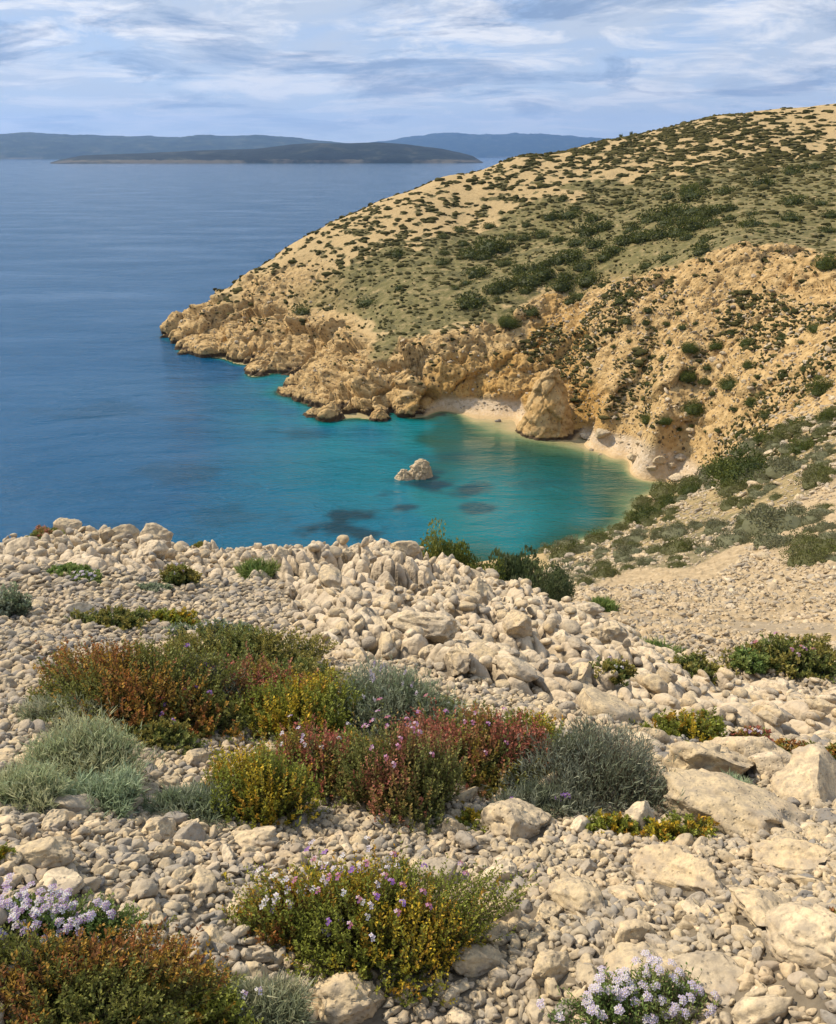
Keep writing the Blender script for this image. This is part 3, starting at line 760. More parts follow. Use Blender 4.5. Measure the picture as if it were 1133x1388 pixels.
# no gravel inside the big ones
bx = np.array(big_xy)
d = np.hypot(ST['x'][:, None] - bx[:, 0], ST['y'][:, None] - bx[:, 1])
ok = (d > bx[:, 2] * .75).all(1)
ST = {k: v[ok] for k, v in ST.items()}
dist3 = np.sqrt(ST['x'] ** 2 + ST['y'] ** 2 + (ST['z'] - H) ** 2)
scr = ST['s'] / dist3 * FPX
inview = (ST['px'] > 4) & (ST['px'] < PW - 4) & (ST['py'] < PH - 3)
order = np.argsort(-scr * inview)
NIND = 262
ind = order[:NIND]; rest = np.ones(len(scr), bool); rest[ind] = False
STONES_IND = ind
hi = [stone_shape(np.random.default_rng(900 + k), 3, 7, .05) for k in range(14)]
lo = [stone_shape(np.random.default_rng(950 + k), 2, 6, 0) for k in range(14)]
near_m = rest & (dist3 < 3.3); far_m = rest & ~near_m
CV, CF, CR = [], [], []; base = 0
for m, var in ((near_m & (scr > 9), hi), (near_m & (scr <= 9), lo), (far_m, lo)):
    n = int(m.sum())
    if not n: continue
    v, f, r_ = scatter_merge(var, np.stack([ST['x'][m], ST['y'][m], ST['z'][m]], 1), ST['s'][m], ST['yaw'][m], ST['tx'][m], ST['ty'][m], ST['rnd'][m], rng.integers(0, len(var), n))
    CV.append(v); CF.append(f + base); CR.append(r_); base += len(v)
CV = np.concatenate(CV); CF = np.concatenate(CF); CR = np.concatenate(CR)
print('gravel verts', len(CV))
link('gravel', np_mesh('gravel', CV, CF, 3, False, {'rnd': ('FLOAT', CR)}, (MAT_STONE,)), 'stuff',
     'loose cream and grey limestone gravel covering the near slope', 'gravel')
del CV, CF, CR
# ------------------------------------------------------------------ foliage
def mat_leaf(name, trans=.30, rough=.6, hue=None):
    t = NT(name); c = t.attr('col', True)
    t.put(t.b.inputs['Base Color'], c); t.b.inputs['Roughness'].default_value = rough; t.b.inputs['Specular IOR Level'].default_value = .25
    tr = t.n('ShaderNodeBsdfTranslucent'); t.put(tr.inputs[0], c)
    mx = t.n('ShaderNodeMixShader'); mx.inputs[0].default_value = trans
    t.t.links.new(t.b.outputs[0], mx.inputs[1]); t.t.links.new(tr.outputs[0], mx.inputs[2]); t.t.links.new(mx.outputs[0], t.out.inputs[0])
    return t.m
MAT_LEAF = mat_leaf('leaf'); MAT_PETAL = mat_leaf('petal', .35, .5)
def mat_plain(name, a, b, sc, rough=.85, bd=.01):
    t = NT(name); p = t.n('ShaderNodeTexCoord').outputs['Object']; n = t.noise(p, sc, 5, .6)
    return t.done(t.ramp(n, [(.3, a), (.7, b)]), rough, t.bump(n, .5, bd))
MAT_STEM = mat_plain('woody_stem', (.07, .045, .03), (.16, .11, .07), 40)
MAT_TRUNK = mat_plain('trunk_bark', (.05, .04, .03), (.12, .09, .065), 6)
PAL = {
 'rust':  ([(.30, .10, .03), (.30, .17, .025), (.22, .08, .03), (.34, .18, .03), (.14, .14, .03)], [(.075, .10, .025), (.10, .105, .03)]),
 'gold':  ([(.42, .28, .02), (.34, .26, .02), (.22, .22, .025), (.36, .19, .02), (.17, .19, .03)], [(.09, .11, .02), (.12, .12, .025)]),
 'olive': ([(.17, .17, .04), (.13, .15, .04), (.22, .18, .04)], [(.07, .095, .03), (.06, .08, .025)]),
 'red':   ([(.34, .12, .08), (.27, .09, .065), (.25, .16, .05), (.15, .15, .04)], [(.08, .11, .03), (.09, .10, .03)]),
 'mix':   ([(.28, .11, .05), (.25, .18, .03), (.15, .15, .04), (.30, .08, .06)], [(.07, .10, .03), (.09, .11, .03)]),
 'grey':  ([(.18, .21, .12), (.14, .175, .09), (.22, .24, .16)], [(.10, .125, .075), (.12, .14, .09)]),
 'dgrey': ([(.150, .165, .105), (.11, .125, .078), (.19, .20, .145)], [(.065, .078, .045), (.085, .095, .06)]),
 'pale':  ([(.30, .32, .17), (.25, .29, .16), (.36, .35, .20)], [(.15, .19, .10), (.20, .23, .13)]),
 'green': ([(.13, .18, .045), (.10, .15, .04), (.18, .21, .06)], [(.06, .10, .025), (.07, .11, .03)]),
 'white': ([(.30, .34, .22), (.25, .30, .18)], [(.16, .21, .12), (.14, .18, .10)]),
 'dry':   ([(.36, .34, .22), (.28, .27, .18), (.20, .22, .13)], [(.20, .20, .12), (.15, .17, .09)]),
}
def quads_from(base, axis, side, L, W, droop=None):
    """diamond leaves: base + axis*L, half width W along side"""
    mid = base + axis * (L * .45)[:, None]
    tip = base + axis * L[:, None]
    if droop is not None: tip = tip + droop
    v = np.stack([base, mid + side * W[:, None], tip, mid - side * W[:, None]], 1)
    return v
def unit(a): return a / np.maximum(np.linalg.norm(a, axis=-1, keepdims=True), 1e-9)
def bush_mesh(rg, w, dpt, h, pal, nst, nlf, L, W, spread=.55, kind='heath', tlow=.28):
    tips_p, low_p = PAL[pal]
    th = rg.uniform(0, 2 * np.pi, nst); rho = np.sqrt(rg.uniform(0, 1, nst))
    lump = 1 + .22 * np.sin(th * 3 + rg.uniform(0, 6)) * rho + .12 * np.sin(th * 7 + rg.uniform(0, 6))
    tip = np.stack([np.cos(th) * rho * w / 2 * lump, np.sin(th) * rho * dpt / 2 * lump, h * (np.sqrt(np.clip(1 - (rho * .93) ** 2, 0, 1)) * .86 + .05) * rg.uniform(.66, 1.12, nst)], 1)
    tip = tip * (1 + (rg.uniform(size=(nst, 1)) < .14) * rg.uniform(.06, .26, (nst, 1)))
    b0 = np.stack([tip[:, 0] * .38, tip[:, 1] * .38, np.full(nst, -.02 * h)], 1) + rg.normal(0, .02, (nst, 3)) * w * [1, 1, 0]
    ctl = np.stack([tip[:, 0] * .85, tip[:, 1] * .85, tip[:, 2] * .35], 1) + rg.normal(0, .03, (nst, 3)) * w
    def bez(t):
        t = t[..., None]
        return (1 - t) ** 2 * b0[:, None] + 2 * t * (1 - t) * ctl[:, None] + t * t * tip[:, None]
    tt = np.tile(np.linspace(tlow, 1.0, nlf), (nst, 1)) + rg.uniform(-.5, .5, (nst, nlf)) * (1 - tlow) / nlf
    tt = np.clip(tt, 0, 1)
    P_ = bez(tt); T_ = unit(bez(np.clip(tt + .02, 0, 1.05)) - bez(tt - .02))
    P_ = P_.reshape(-1, 3); T_ = T_.reshape(-1, 3); tl = tt.ravel(); N = len(P_)
    rad = unit(np.cross(T_, rg.normal(size=(N, 3))))
    ax = unit(T_ * (1 - spread) + rad * spread + (np.array([0, 0, .12]) if kind != 'needle' else 0))
    sd_ = unit(np.cross(ax, rg.normal(size=(N, 3))))
    Ls = L * rg.uniform(.6, 1.25, N) * (1.05 - .35 * (tl > .93)); Ws = np.full(N, W) * rg.uniform(.7, 1.2, N)
    dr = None
    if kind == 'needle': dr = rg.normal(0, .22, (N, 3)) * L + np.array([0, 0, .10 * L])
    V = quads_from(P_, ax, sd_, Ls, Ws, dr)
    # colour: a stem has one tone; its young tips differ from the old leaves lower down
    tp = np.array(tips_p) * 1.55; lp = np.array(low_p) * 1.5
    patch = np.clip(((np.sin(th * 2 + rg.uniform(0, 6)) + rho * 1.0 + rg.normal(0, .55, nst)) * .5 + .5) * len(tp), 0, len(tp) - 1).astype(int)
    ct = tp[patch]; cl = lp[rg.integers(0, len(lp), nst)]
    k = sstep(.50, .92, tl)[:, None] * rg.uniform(.5, 1, (N, 1))
    si = np.repeat(np.arange(nst), nlf)
    C = (cl[si] * (1 - k) + ct[si] * k) * rg.uniform(.75, 1.3, (N, 1))
    C = np.clip(C, 0, 1)
    cols = np.concatenate([np.repeat(C, 4, 0), np.ones((N * 4, 1))], 1)
    # stems: thin three-sided strips
    ks = 5; ts = np.tile(np.linspace(0, 1, ks), (nst, 1)); SP = bez(ts); rs = np.linspace(1, .3, ks) * max(.0011, W * .42)
    ang = np.array([0, 2.1, 4.2]); ring = np.stack([np.cos(ang), np.sin(ang), 0 * ang], 1)
    SV = SP[:, :, None, :] + ring[None, None] * rs[None, :, None, None]
    idx = np.arange(nst * ks * 3).reshape(nst, ks, 3)
    F = []
    for a in range(3):
        b = (a + 1) % 3
        F.append(np.stack([idx[:, :-1, a], idx[:, :-1, b], idx[:, 1:, b], idx[:, 1:, a]], -1).reshape(-1))
    return V.reshape(-1, 3), cols, SV.reshape(-1, 3), np.concatenate(F), tip
def floret(rg, s, cpet, npet=4, center=(.55, .45, .08)):
    V, C = [], []
    for k in range(npet):
        a = k * 2 * math.pi / npet + rg.uniform(-.15, .15); c, s_ = math.cos(a), math.sin(a)
        ax = np.array([c, s_, .25]); sd_ = np.array([-s_, c, 0])
        V += [ax * 0, ax * s * .55 + sd_ * s * .42, ax * s, ax * s * .55 - sd_ * s * .42]; C += [cpet] * 4
    r0 = s * .17
    V += [np.array([-r0, -r0, .22 * s]), np.array([r0, -r0, .22 * s]), np.array([r0, r0, .22 * s]), np.array([-r0, r0, .22 * s])]; C += [center] * 4
    return np.array(V), np.array(C)
def head_mesh(rg, R, fs, n, pal, spike=False):
    """a flower head: n florets on a low dome, or on an upright spike"""
    V, C = [], []
    for k in range(n):
        if spike:
            a = rg.uniform(0, 6.28); zz_ = k / n; c = np.array([math.cos(a) * R * .35, math.sin(a) * R * .35, zz_ * R * 3.2]); nrm = unit(np.array([math.cos(a), math.sin(a), .5]))
        else:
            rr = R * math.sqrt((k + .5) / n); a = k * 2.4; c = np.array([rr * math.cos(a), rr * math.sin(a), .35 * R * (1 - (rr / R) ** 2)]); nrm = unit(np.array([math.cos(a) * rr / R * .7, math.sin(a) * rr / R * .7, 1]))
        fv, fc = floret(rg, fs * rg.uniform(.8, 1.15), pal[rg.integers(len(pal))])
        q = Vector(nrm).to_track_quat('Z', 'Y').to_matrix() @ Matrix.Rotation(rg.uniform(0, 6.28), 3, 'Z')
        V.append(fv @ np.array(q).T + c); C.append(fc)
    V = np.concatenate(V); C = np.concatenate(C); C = np.concatenate([C, np.ones((len(C), 1))], 1)
    return np_mesh('flower_head', V, np.arange(len(V)), 4, False, {'col': ('FLOAT_COLOR', C)}, (MAT_PETAL,))
LILAC = [(.54, .44, .60), (.62, .56, .66), (.70, .67, .70), (.42, .28, .50)]
WHITE = [(.70, .67, .68), (.64, .58, .68), (.56, .48, .63)]
PURPLE = [(.22, .08, .40), (.32, .14, .52), (.16, .05, .30)]
PINK = [(.50, .20, .42), (.42, .16, .42), (.60, .42, .56), (.45, .14, .22)]
# photo x, y of the foot, width, height (photo px), palette, form, category name, flowers (palette, count, px size, spike), label
PL = [
 (175, 1003, 225, 165, 'rust', 'heath', None, 'rust-red bush, leftmost of the clump on the left of the slope'),
 (325, 925, 200, 100, 'olive', 'heath', None, 'olive bush at the back of the left clump, nearest the brow'),
 (268, 975, 115, 105, 'dgrey', 'needle', (PURPLE, 12, 9, False), 'grey feathery bush with purple flowers in the middle of the left clump'),
 (268, 1012, 125, 95, 'rust', 'heath', (PURPLE, 8, 8, False), 'rust-coloured bush in front of the grey feathery one'),
 (345, 985, 160, 120, 'mix', 'heath', None, 'red-tipped dark bush in the middle of the left clump'),
 (412, 1015, 150, 125, 'gold', 'heath', None, 'yellow-green bush between the red-tipped bush and the grey-green bush'),
 (520, 1010, 180, 130, 'grey', 'needle', (LILAC, 14, 8, True), 'rounded grey-green bush with lilac spikes below the rocky rise'),
 (78, 990, 90, 50, 'dry', 'needle', None, 'dry straw-coloured tuft left of the rust-red bush'),
 (118, 1078, 135, 115, 'pale', 'needle', None, 'pale yellowish-green feathery bush below the rust-red bush'),
 (28, 1104, 100, 72, 'pale', 'needle', None, 'pale grey-green tuft at the left edge'),
 (135, 1106, 105, 65, 'white', 'needle', None, 'silvery green feathery tuft in front of the pale yellowish-green bush'),
 (255, 1118, 90, 60, 'grey', 'needle', None, 'small grey-green grassy tuft left of the yellow bush'),
 (350, 1130, 145, 135, 'gold', 'heath', None, 'yellow-orange bush at the front of the left clump'),
 (425, 1090, 130, 120, 'mix', 'heath', (LILAC, 10, 7, False), 'mixed red and olive bush behind the yellow-orange bush'),
 (545, 1120, 150, 165, 'red', 'heath', (PINK, 22, 8, False), 'pink-red bush with small pink flowers in the centre of the photo'),
 (645, 1080, 170, 145, 'mix', 'heath', (PINK, 8, 7, False), 'red and olive bush between the pink-red bush and the big grey bush'),
 (715, 1050, 115, 100, 'gold', 'heath', None, 'olive-gold bush behind the left side of the big grey bush'),
 (800, 1106, 182, 148, 'dgrey', 'needle', None, 'largest dark grey bush, right of the centre'),
 (735, 1112, 120, 55, 'dgrey', 'needle', (PURPLE, 4, 9, False), 'low grey-green bush at the left foot of the largest grey bush'),
 (395, 945, 120, 70, 'olive', 'heath', None, 'dark olive growth between the rust and the grey-green bushes'),
 (465, 1045, 100, 62, 'gold', 'heath', None, 'yellow-olive growth in front of the rounded grey-green bush'),
 (690, 1085, 110, 75, 'olive', 'heath', None, 'dark olive growth left of the largest dark grey bush'),
 (200, 940, 140, 60, 'mix', 'heath', None, 'brown-tipped growth at the upper left of the left clump'),
 (590, 985, 80, 50, 'olive', 'heath', (LILAC, 8, 6, False), 'low dark tuft with lilac flowers right of the grey-green bush'),
 (470, 1085, 120, 70, 'olive', 'heath', None, 'dark olive growth joining the mixed bush and the pink-red bush'),
 (600, 1040, 120, 70, 'rust', 'heath', None, 'rusty growth behind the pink-red bush'),
 (210, 1020, 110, 50, 'olive', 'heath', None, 'low dark green growth under the leftmost rust-red bush'),
 (655, 1132, 80, 42, 'gold', 'heath', None, 'small yellow-green bush left of the lumpy cream block'),
 (828, 1134, 75, 38, 'gold', 'heath', None, 'small golden bush left of the wedge-shaped boulder'),
 (920, 1145, 90, 48, 'gold', 'heath', None, 'small golden bush right of the wedge-shaped boulder'),
 (510, 1345, 300, 165, 'gold', 'heath', (PINK, 44, 9, False), 'wide olive-gold bush with pink and lilac flowers at the bottom centre'),
 (400, 1300, 115, 95, 'rust', 'heath', (WHITE, 16, 12, False), 'dark red-tipped bush with white flowers at the left of the bottom centre bush'),
 (85, 1432, 330, 125, 'rust', 'heath', None, 'orange and gold bush filling the bottom left corner'),
 (240, 1425, 150, 85, 'gold', 'heath', None, 'yellow-gold bush right of the bottom left corner bush'),
 (62, 1312, 190, 88, 'green', 'heath', (LILAC, 96, 11, False), 'lilac-white flowering cushion with purple spikes at the bottom left'),
 (120, 1302, 80, 50, 'green', 'heath', (PURPLE, 16, 8, True), 'purple spiked flowering plant beside the lilac cushion'),
 (335, 1402, 150, 52, 'dry', 'needle', (LILAC, 3, 10, False), 'dry grey grass tuft at the bottom between the two bushes'),
 (468, 1215, 70, 40, 'green', 'heath', (LILAC, 14, 12, False), 'lilac flowers behind the top of the bottom centre bush'),
 (880, 1426, 165, 84, 'green', 'cushion', (WHITE, 78, 11, False), 'dome of white and lilac candytuft at the bottom edge'),
 (928, 1008, 95, 62, 'gold', 'heath', None, 'bright golden bush on the right slope'),
 (1018, 1020, 85, 45, 'mix', 'heath', (LILAC, 6, 6, False), 'reddish green bush right of the bright golden bush'),
 (1085, 1042, 85, 48, 'rust', 'heath', None, 'rusty green bush near the right edge beside dark gravel'),
 (1132, 1035, 30, 40, 'rust', 'heath', None, 'bush cut by the right edge below the rusty green bush'),
 (940, 918, 90, 42, 'olive', 'heath', None, 'dark green low bush on the brow right of the rocky rise'),
 (888, 880, 62, 28, 'green', 'needle', None, 'small green tuft on the brow at the head of the scree'),
 (1068, 918, 135, 62, 'olive', 'heath', (PINK, 8, 6, False), 'reddish-green bush in the gully near the right edge'),
 (1015, 920, 50, 34, 'green', 'heath', None, 'small green bush left of the reddish gully bush'),
 (830, 935, 52, 38, 'olive', 'heath', (LILAC, 5, 5, False), 'small dark bush with pale flowers on the rocky rise'),
 (150, 855, 100, 38, 'olive', 'heath', None, 'low olive bush above the left clump'),
 (225, 848, 90, 26, 'gold', 'heath', None, 'yellow-green low tuft right of the low olive bush'),
 (290, 868, 110, 22, 'grey', 'heath', (WHITE, 9, 6, False), 'thin grey tuft with white flowers above the left clump'),
 (95, 785, 62, 24, 'green', 'heath', None, 'green tuft on the left below the brow'),
 (118, 790, 40, 20, 'green', 'cushion', (WHITE, 20, 5, False), 'small white-flowered cushion beside the green tuft at left'),
 (243, 795, 48, 40, 'olive', 'heath', (LILAC, 6, 5, False), 'olive tuft with lilac flowers below the brow'),
 (205, 803, 50, 12, 'grey', 'heath', None, 'flat grey-green patch left of the olive tuft'),
 (350, 782, 54, 30, 'green', 'needle', None, 'green tuft below the pointed rock of the brow'),
 (12, 840, 52, 50, 'grey', 'heath', None, 'dark grey-green bush at the left edge below the brow'),
 (62, 733, 40, 18, 'red', 'heath', None, 'reddish purple tuft on the brow at far left'),
 (275, 745, 30, 10, 'olive', 'heath', None, 'tiny olive tuft on the brow between the knobbly rocks'),
 (998, 1083, 45, 34, 'white', 'needle', None, 'small whitish-green tuft between the outcrop rocks'),
 (1128, 1262, 30, 62, 'rust', 'heath', None, 'dark red and green tuft at the right edge of the lower slope'),
 (2, 1172, 28, 40, 'gold', 'heath', None, 'orange-gold tuft cut by the left edge'),
 (815, 832, 34, 22, 'green', 'needle', None, 'small fresh green tuft behind the brow above the scree'),
]
LANDMARKS = []
def plant(spec, seed):
    px, py, w, h, pal, form, fl, lab = spec
    rg = np.random.default_rng(seed)
    p = sample_pix(px, min(py, 1386))
    if p is None: print('no ground for', lab); return
    d3 = math.sqrt(p[0] ** 2 + p[1] ** 2 + (p[2] - H) ** 2); s = d3 / FPX
    if w > 85: w = w * 1.16
    loc = [p[0], p[1], p[2]]
    if py > 1386:                                  # foot just below the frame: step back down the slope
        f = (py - 1386) * s
        r_0 = math.hypot(loc[0], loc[1]); loc[0] *= (r_0 - f * .9) / r_0; loc[1] *= (r_0 - f * .9) / r_0; loc[2] = float(sample_xy([loc[0]], [loc[1]])[0][0])
    # seen from above: what shows is height plus the depth of the dome
    _, tdep = pix_dir(px, py); ang = math.atan(float(tdep)); W_ = w * s
    D_ = min(W_ * .85, h * s * .80 / math.sin(ang))
    H_ = max((h * s * 1.02 - .68 * D_ * math.sin(ang)) / math.cos(ang), W_ * .20)
    H_ = min(H_, W_ * .85)
    r_0 = math.hypot(loc[0], loc[1]); kx = (r_0 + D_ * .44) / r_0; loc[0] *= kx; loc[1] *= kx; loc[2] = float(sample_xy([loc[0]], [loc[1]])[0][0]) - .01
    area = w * h
    if form == 'needle':
        nst = int(np.clip(area / 20, 120, 1100)); nlf = 15; L = max(.030, 10 * s); W2 = max(.0012, .72 * s); spr = .42; tlow = .15
    elif form == 'cushion':
        nst = int(np.clip(area / 22, 120, 700)); nlf = 12; L = max(.010, 4.5 * s); W2 = max(.0018, 1.1 * s); spr = .6; tlow = .5
    else:
        nst = int(np.clip(area / 38, 90, 1150)); nlf = 34; L = max(.010, 5.4 * s); W2 = max(.0018, 1.35 * s); spr = .62; tlow = .22
    V, C, SV, SF, tip = bush_mesh(rg, W_, D_, H_, pal, nst, nlf, L, W2, spr, 'needle' if form == 'needle' else 'heath', tlow)
    name = {'heath': 'heath_bush', 'needle': 'feathery_bush', 'cushion': 'flowering_cushion'}[form]
    root = bpy.data.objects.new(name, None); col.objects.link(root); root.location = loc; root.empty_display_size = .1
    root['label'] = lab; root['category'] = 'bush' if form != 'cushion' else 'flower'
    root['group'] = 'low bushes and tufts on the near slope'
    link('foliage', np_mesh('foliage', V, np.arange(len(V)), 4, False, {'col': ('FLOAT_COLOR', C)}, (MAT_LEAF,)), parent=root)
    link('stems', np_mesh('stems', SV, SF, 4, True, None, (MAT_STEM,)), parent=root)
    if fl:
        palf, cnt, fpx, spike = fl
        pals = [palf]
        if pal == 'gold' and palf is PINK: pals = [PINK, LILAC, PURPLE]
        ms = []
        for k in range(5):
            pf = pals[k % len(pals)]
            R = fpx * s * (.42 if form == 'cushion' or cnt > 50 else .36)
            nfl = 9 if (form == 'cushion' or cnt > 50) else (10 if spike else 3)
            ms.append(head_mesh(rg, R, R * (.52 if nfl > 5 else .85), nfl, pf, spike))
        t_ = tip[np.argsort(-tip[:, 2] + rg.uniform(0, H_ * (.9 if form != 'cushion' else 2.5), len(tip)))][:cnt]
        for k in range(cnt):
            q = t_[k % len(t_)] + rg.normal(0, .01, 3)
            o = bpy.data.objects.new('flower_head', ms[k % 5]); col.objects.link(o); o.parent = root
            o.location = (q[0], q[1], q[2] + R * .35)
            n_ = Vector((q[0] / W_, q[1] / W_ - .15, .75)); o.rotation_euler = n_.to_track_quat('Z', 'Y').to_euler()
    sn = SHORT.get(lab, lab)
    if len(sn.split()) <= 8: LANDMARKS.append((px, py - h * .4, 'the ' + sn))
SHORT = {
 'rust-red bush, leftmost of the clump on the left of the slope': 'leftmost rust-red bush',
 'olive bush at the back of the left clump, nearest the brow': 'olive bush behind the left clump',
 'rounded grey-green bush with lilac spikes below the rocky rise': 'rounded grey-green bush',
 'pale yellowish-green feathery bush below the rust-red bush': 'pale yellowish-green feathery bush',
 'silvery green feathery tuft in front of the pale yellowish-green bush': 'silvery green feathery tuft',
 'small grey-green grassy tuft left of the yellow bush': 'small grey-green grassy tuft',
 'yellow-orange bush at the front of the left clump': 'yellow-orange bush',
 'pink-red bush with small pink flowers in the centre of the photo': 'pink-red bush in the centre',
 'largest dark grey bush, right of the centre': 'largest dark grey bush',
 'wide olive-gold bush with pink and lilac flowers at the bottom centre': 'bottom centre olive-gold bush',
 'dark red-tipped bush with white flowers at the left of the bottom centre bush': 'red-tipped bush with white flowers',
 'orange and gold bush filling the bottom left corner': 'bottom left orange bush',
 'lilac-white flowering cushion with purple spikes at the bottom left': 'lilac flowering cushion at bottom left',
 'dry grey grass tuft at the bottom between the two bushes': 'dry grey grass tuft',
 'dome of white and lilac candytuft at the bottom edge': 'candytuft dome',
 'reddish green bush right of the bright golden bush': 'reddish green bush',
 'rusty green bush near the right edge beside dark gravel': 'rusty green bush near the right edge',
 'dark green low bush on the brow right of the rocky rise': 'dark green low brow bush',
 'small green tuft on the brow at the head of the scree': 'small tuft heading the scree',
 'small dark bush with pale flowers on the rocky rise': 'small dark bush on the rocky rise',
 'small white-flowered cushion beside the green tuft at left': 'small white-flowered cushion',
 'dark grey-green bush at the left edge below the brow': 'bush at the left edge',
 'dark red and green tuft at the right edge of the lower slope': 'dark red tuft at right edge',
}
ORD = ['nearest', 'second nearest', 'third nearest', 'fourth nearest', 'fifth nearest', 'sixth nearest', 'seventh nearest', 'eighth nearest', 'ninth nearest', 'tenth nearest'] + [f'{n}th nearest' for n in range(11, 60)]
def ordl(n):
    w = ['first', 'second', 'third', 'fourth', 'fifth', 'sixth', 'seventh', 'eighth', 'ninth', 'tenth', 'eleventh', 'twelfth']
    return w[n] if n < 12 else f'{n + 1}' + ('st' if n % 10 == 0 and n != 10 else 'nd' if n % 10 == 1 else 'rd' if n % 10 == 2 else 'th')
for k, sp_ in enumerate(PL): plant(sp_, 40 + k)
# the larger loose stones, one object each; the label says beside which plant they lie
def tone_word(r):
    return 'dark grey' if r < .16 else 'grey' if r < .32 else 'tan' if r < .55 else 'cream' if r < .85 else 'very pale'
BUCK = {}
for k in STONES_IND:
    k = int(k); r_ = np.random.default_rng(3000 + k)
    v, f = stone_shape(r_, 4, 8, .06)
    v = (rotmats(ST['yaw'][k:k + 1], ST['tx'][k:k + 1], ST['ty'][k:k + 1])[0] @ v.T).T * ST['s'][k]
    me = np_mesh('limestone_stone', v, f.ravel(), 3, True, {'rnd': ('FLOAT', np.full(len(v), ST['rnd'][k]))}, (MAT_STONE,))
    px, py = float(ST['px'][k]), float(ST['py'][k])
    dmin, q = min([(math.hypot(px - q[0], (py - q[1]) * 1.1), q) for q in LANDMARKS], key=lambda t: t[0])
    dx, dy = px - q[0], py - q[1]
    side = ('right of' if dx > 0 else 'left of') if abs(dx) > abs(dy) else ('below' if dy > 0 else 'above')
    o = link('limestone_stone', me, None, '', 'stone', 'larger loose limestone stones on the near slope', None, (ST['x'][k], ST['y'][k], ST['z'][k]))
    BUCK.setdefault((tone_word(ST['rnd'][k]), side, q[2]), []).append((dmin, o))
for (tw, side, nm), lst in BUCK.items():
    for n_, (_, o) in enumerate(sorted(lst, key=lambda t: t[0])):
        o['label'] = (f'{tw} stone {side} {nm}' if len(lst) == 1 else f'{ORD[n_]} {tw} stone {side} {nm}')
# ------------------------------------------------------------------ shrubs, scrub, boulders of the cove and headland
def crown_mesh(seed, nclump, nleaf, leaf, core=True, pal=((.055, .068, .016), (.078, .090, .020), (.11, .12, .028)), flat=.62, up=.0, name='crown'):
    """lumpy crown of unit half width: leaf clumps through its volume over a solid dark core"""
    rg = np.random.default_rng(seed); pal = np.array(pal)
    u = unit(rg.normal(size=(nclump, 3))); u[:, 2] = np.abs(u[:, 2])
    rr = rg.uniform(.45, .88, nclump) * (1 + .18 * np.sin(np.arctan2(u[:, 1], u[:, 0]) * 3 + seed))
    c = u * rr[:, None] * [1, .9, flat * 1.15]
    cr = rg.uniform(.16, .30, nclump)
    ci = rg.integers(0, nclump, nleaf)
    d = unit(rg.normal(size=(nleaf, 3))); rad = cr[ci] * rg.uniform(.75, 1.08, nleaf)
    P_ = c[ci] + d * rad[:, None] * [1, 1, .85]
    ax = unit(d * .7 + rg.normal(size=(nleaf, 3)) * .5 + [0, 0, .35 + up]); sd_ = unit(np.cross(ax, rg.normal(size=(nleaf, 3))))
    V = quads_from(P_, ax, sd_, np.full(nleaf, leaf) * rg.uniform(.6, 1.3, nleaf), np.full(nleaf, leaf * .36))
    C = pal[np.clip((rg.uniform(size=nclump) * len(pal)).astype(int), 0, len(pal) - 1)][ci] * rg.uniform(.7, 1.35, (nleaf, 1))
    V = V.reshape(-1, 3); C = np.repeat(C, 4, 0)
    F = np.arange(len(V)).reshape(-1, 4)
    if core:  # solid core added to stop light showing through the leaves
        iv, if_ = ico(3); q = iv.copy(); q[:, 2] = np.maximum(q[:, 2], -.15)
        q = q * ((.62 if core is True else core) + .16 * fbm3(q[:, 0], q[:, 1], q[:, 2], 1.7, 2, seed))[:, None] * [1, .9, flat * 1.1]
        b = len(V); V = np.concatenate([V, q]); C = np.concatenate([C, np.tile(pal[0], (len(q), 1))])
        F = np.concatenate([F, np.concatenate([if_, if_[:, 2:3]], 1) + b])
    C = np.concatenate([C, np.ones((len(C), 1))], 1)
    me = bpy.data.meshes.new(name)
    faces = [tuple(int(i) for i in dict.fromkeys(f)) for f in F.tolist()]
    me.from_pydata(V.tolist(), [], faces); me.materials.append(MAT_LEAF)
    a = me.attributes.new('col', 'FLOAT_COLOR', 'POINT'); a.data.foreach_set('color', C.astype(np.float32).ravel())
    return me
CM_LO = [crown_mesh(60 + k, 26, 900, .11) for k in range(5)]
CM_HI = [crown_mesh(70 + k, 60, 6500, .050, pal=((.055, .075, .016), (.085, .105, .020), (.13, .15, .03))) for k in range(3)]
G1 = ((.115, .115, .04), (.155, .155, .055), (.19, .185, .085), (.13, .145, .035))
G2 = ((.165, .165, .085), (.21, .205, .12), (.145, .15, .07))
CM_CU = [crown_mesh(80 + k, 44, 4200, .06, core=.80, pal=(G1, G2, G1, G2)[k], flat=.45, up=.5) for k in range(4)]
def trunk_mesh(seed):
    rg = np.random.default_rng(seed); V, F = [], []
    for k in range(5):
        a = k * 1.3 + rg.uniform(-.3, .3); tip = np.array([math.cos(a) * .38, math.sin(a) * .35, .34]); n = 6; m = 5
        for i in range(m):
            t = i / (m - 1); c = tip * t + np.array([0, 0, -.25 * (1 - t)]); r = .055 * (1 - .75 * t)
            V += [c + [r * math.cos(q * 6.283 / n), r * math.sin(q * 6.283 / n), 0] for q in range(n)]
            if i:
                b = len(V) - 2 * n
                F += [(b + q, b + (q + 1) % n, b + n + (q + 1) % n, b + n + q) for q in range(n)]
    me = bpy.data.meshes.new('trunk'); me.from_pydata([tuple(v) for v in V], [], F); me.materials.append(MAT_TRUNK); return me
TR = trunk_mesh(3)
rs_ = np.random.default_rng(77)
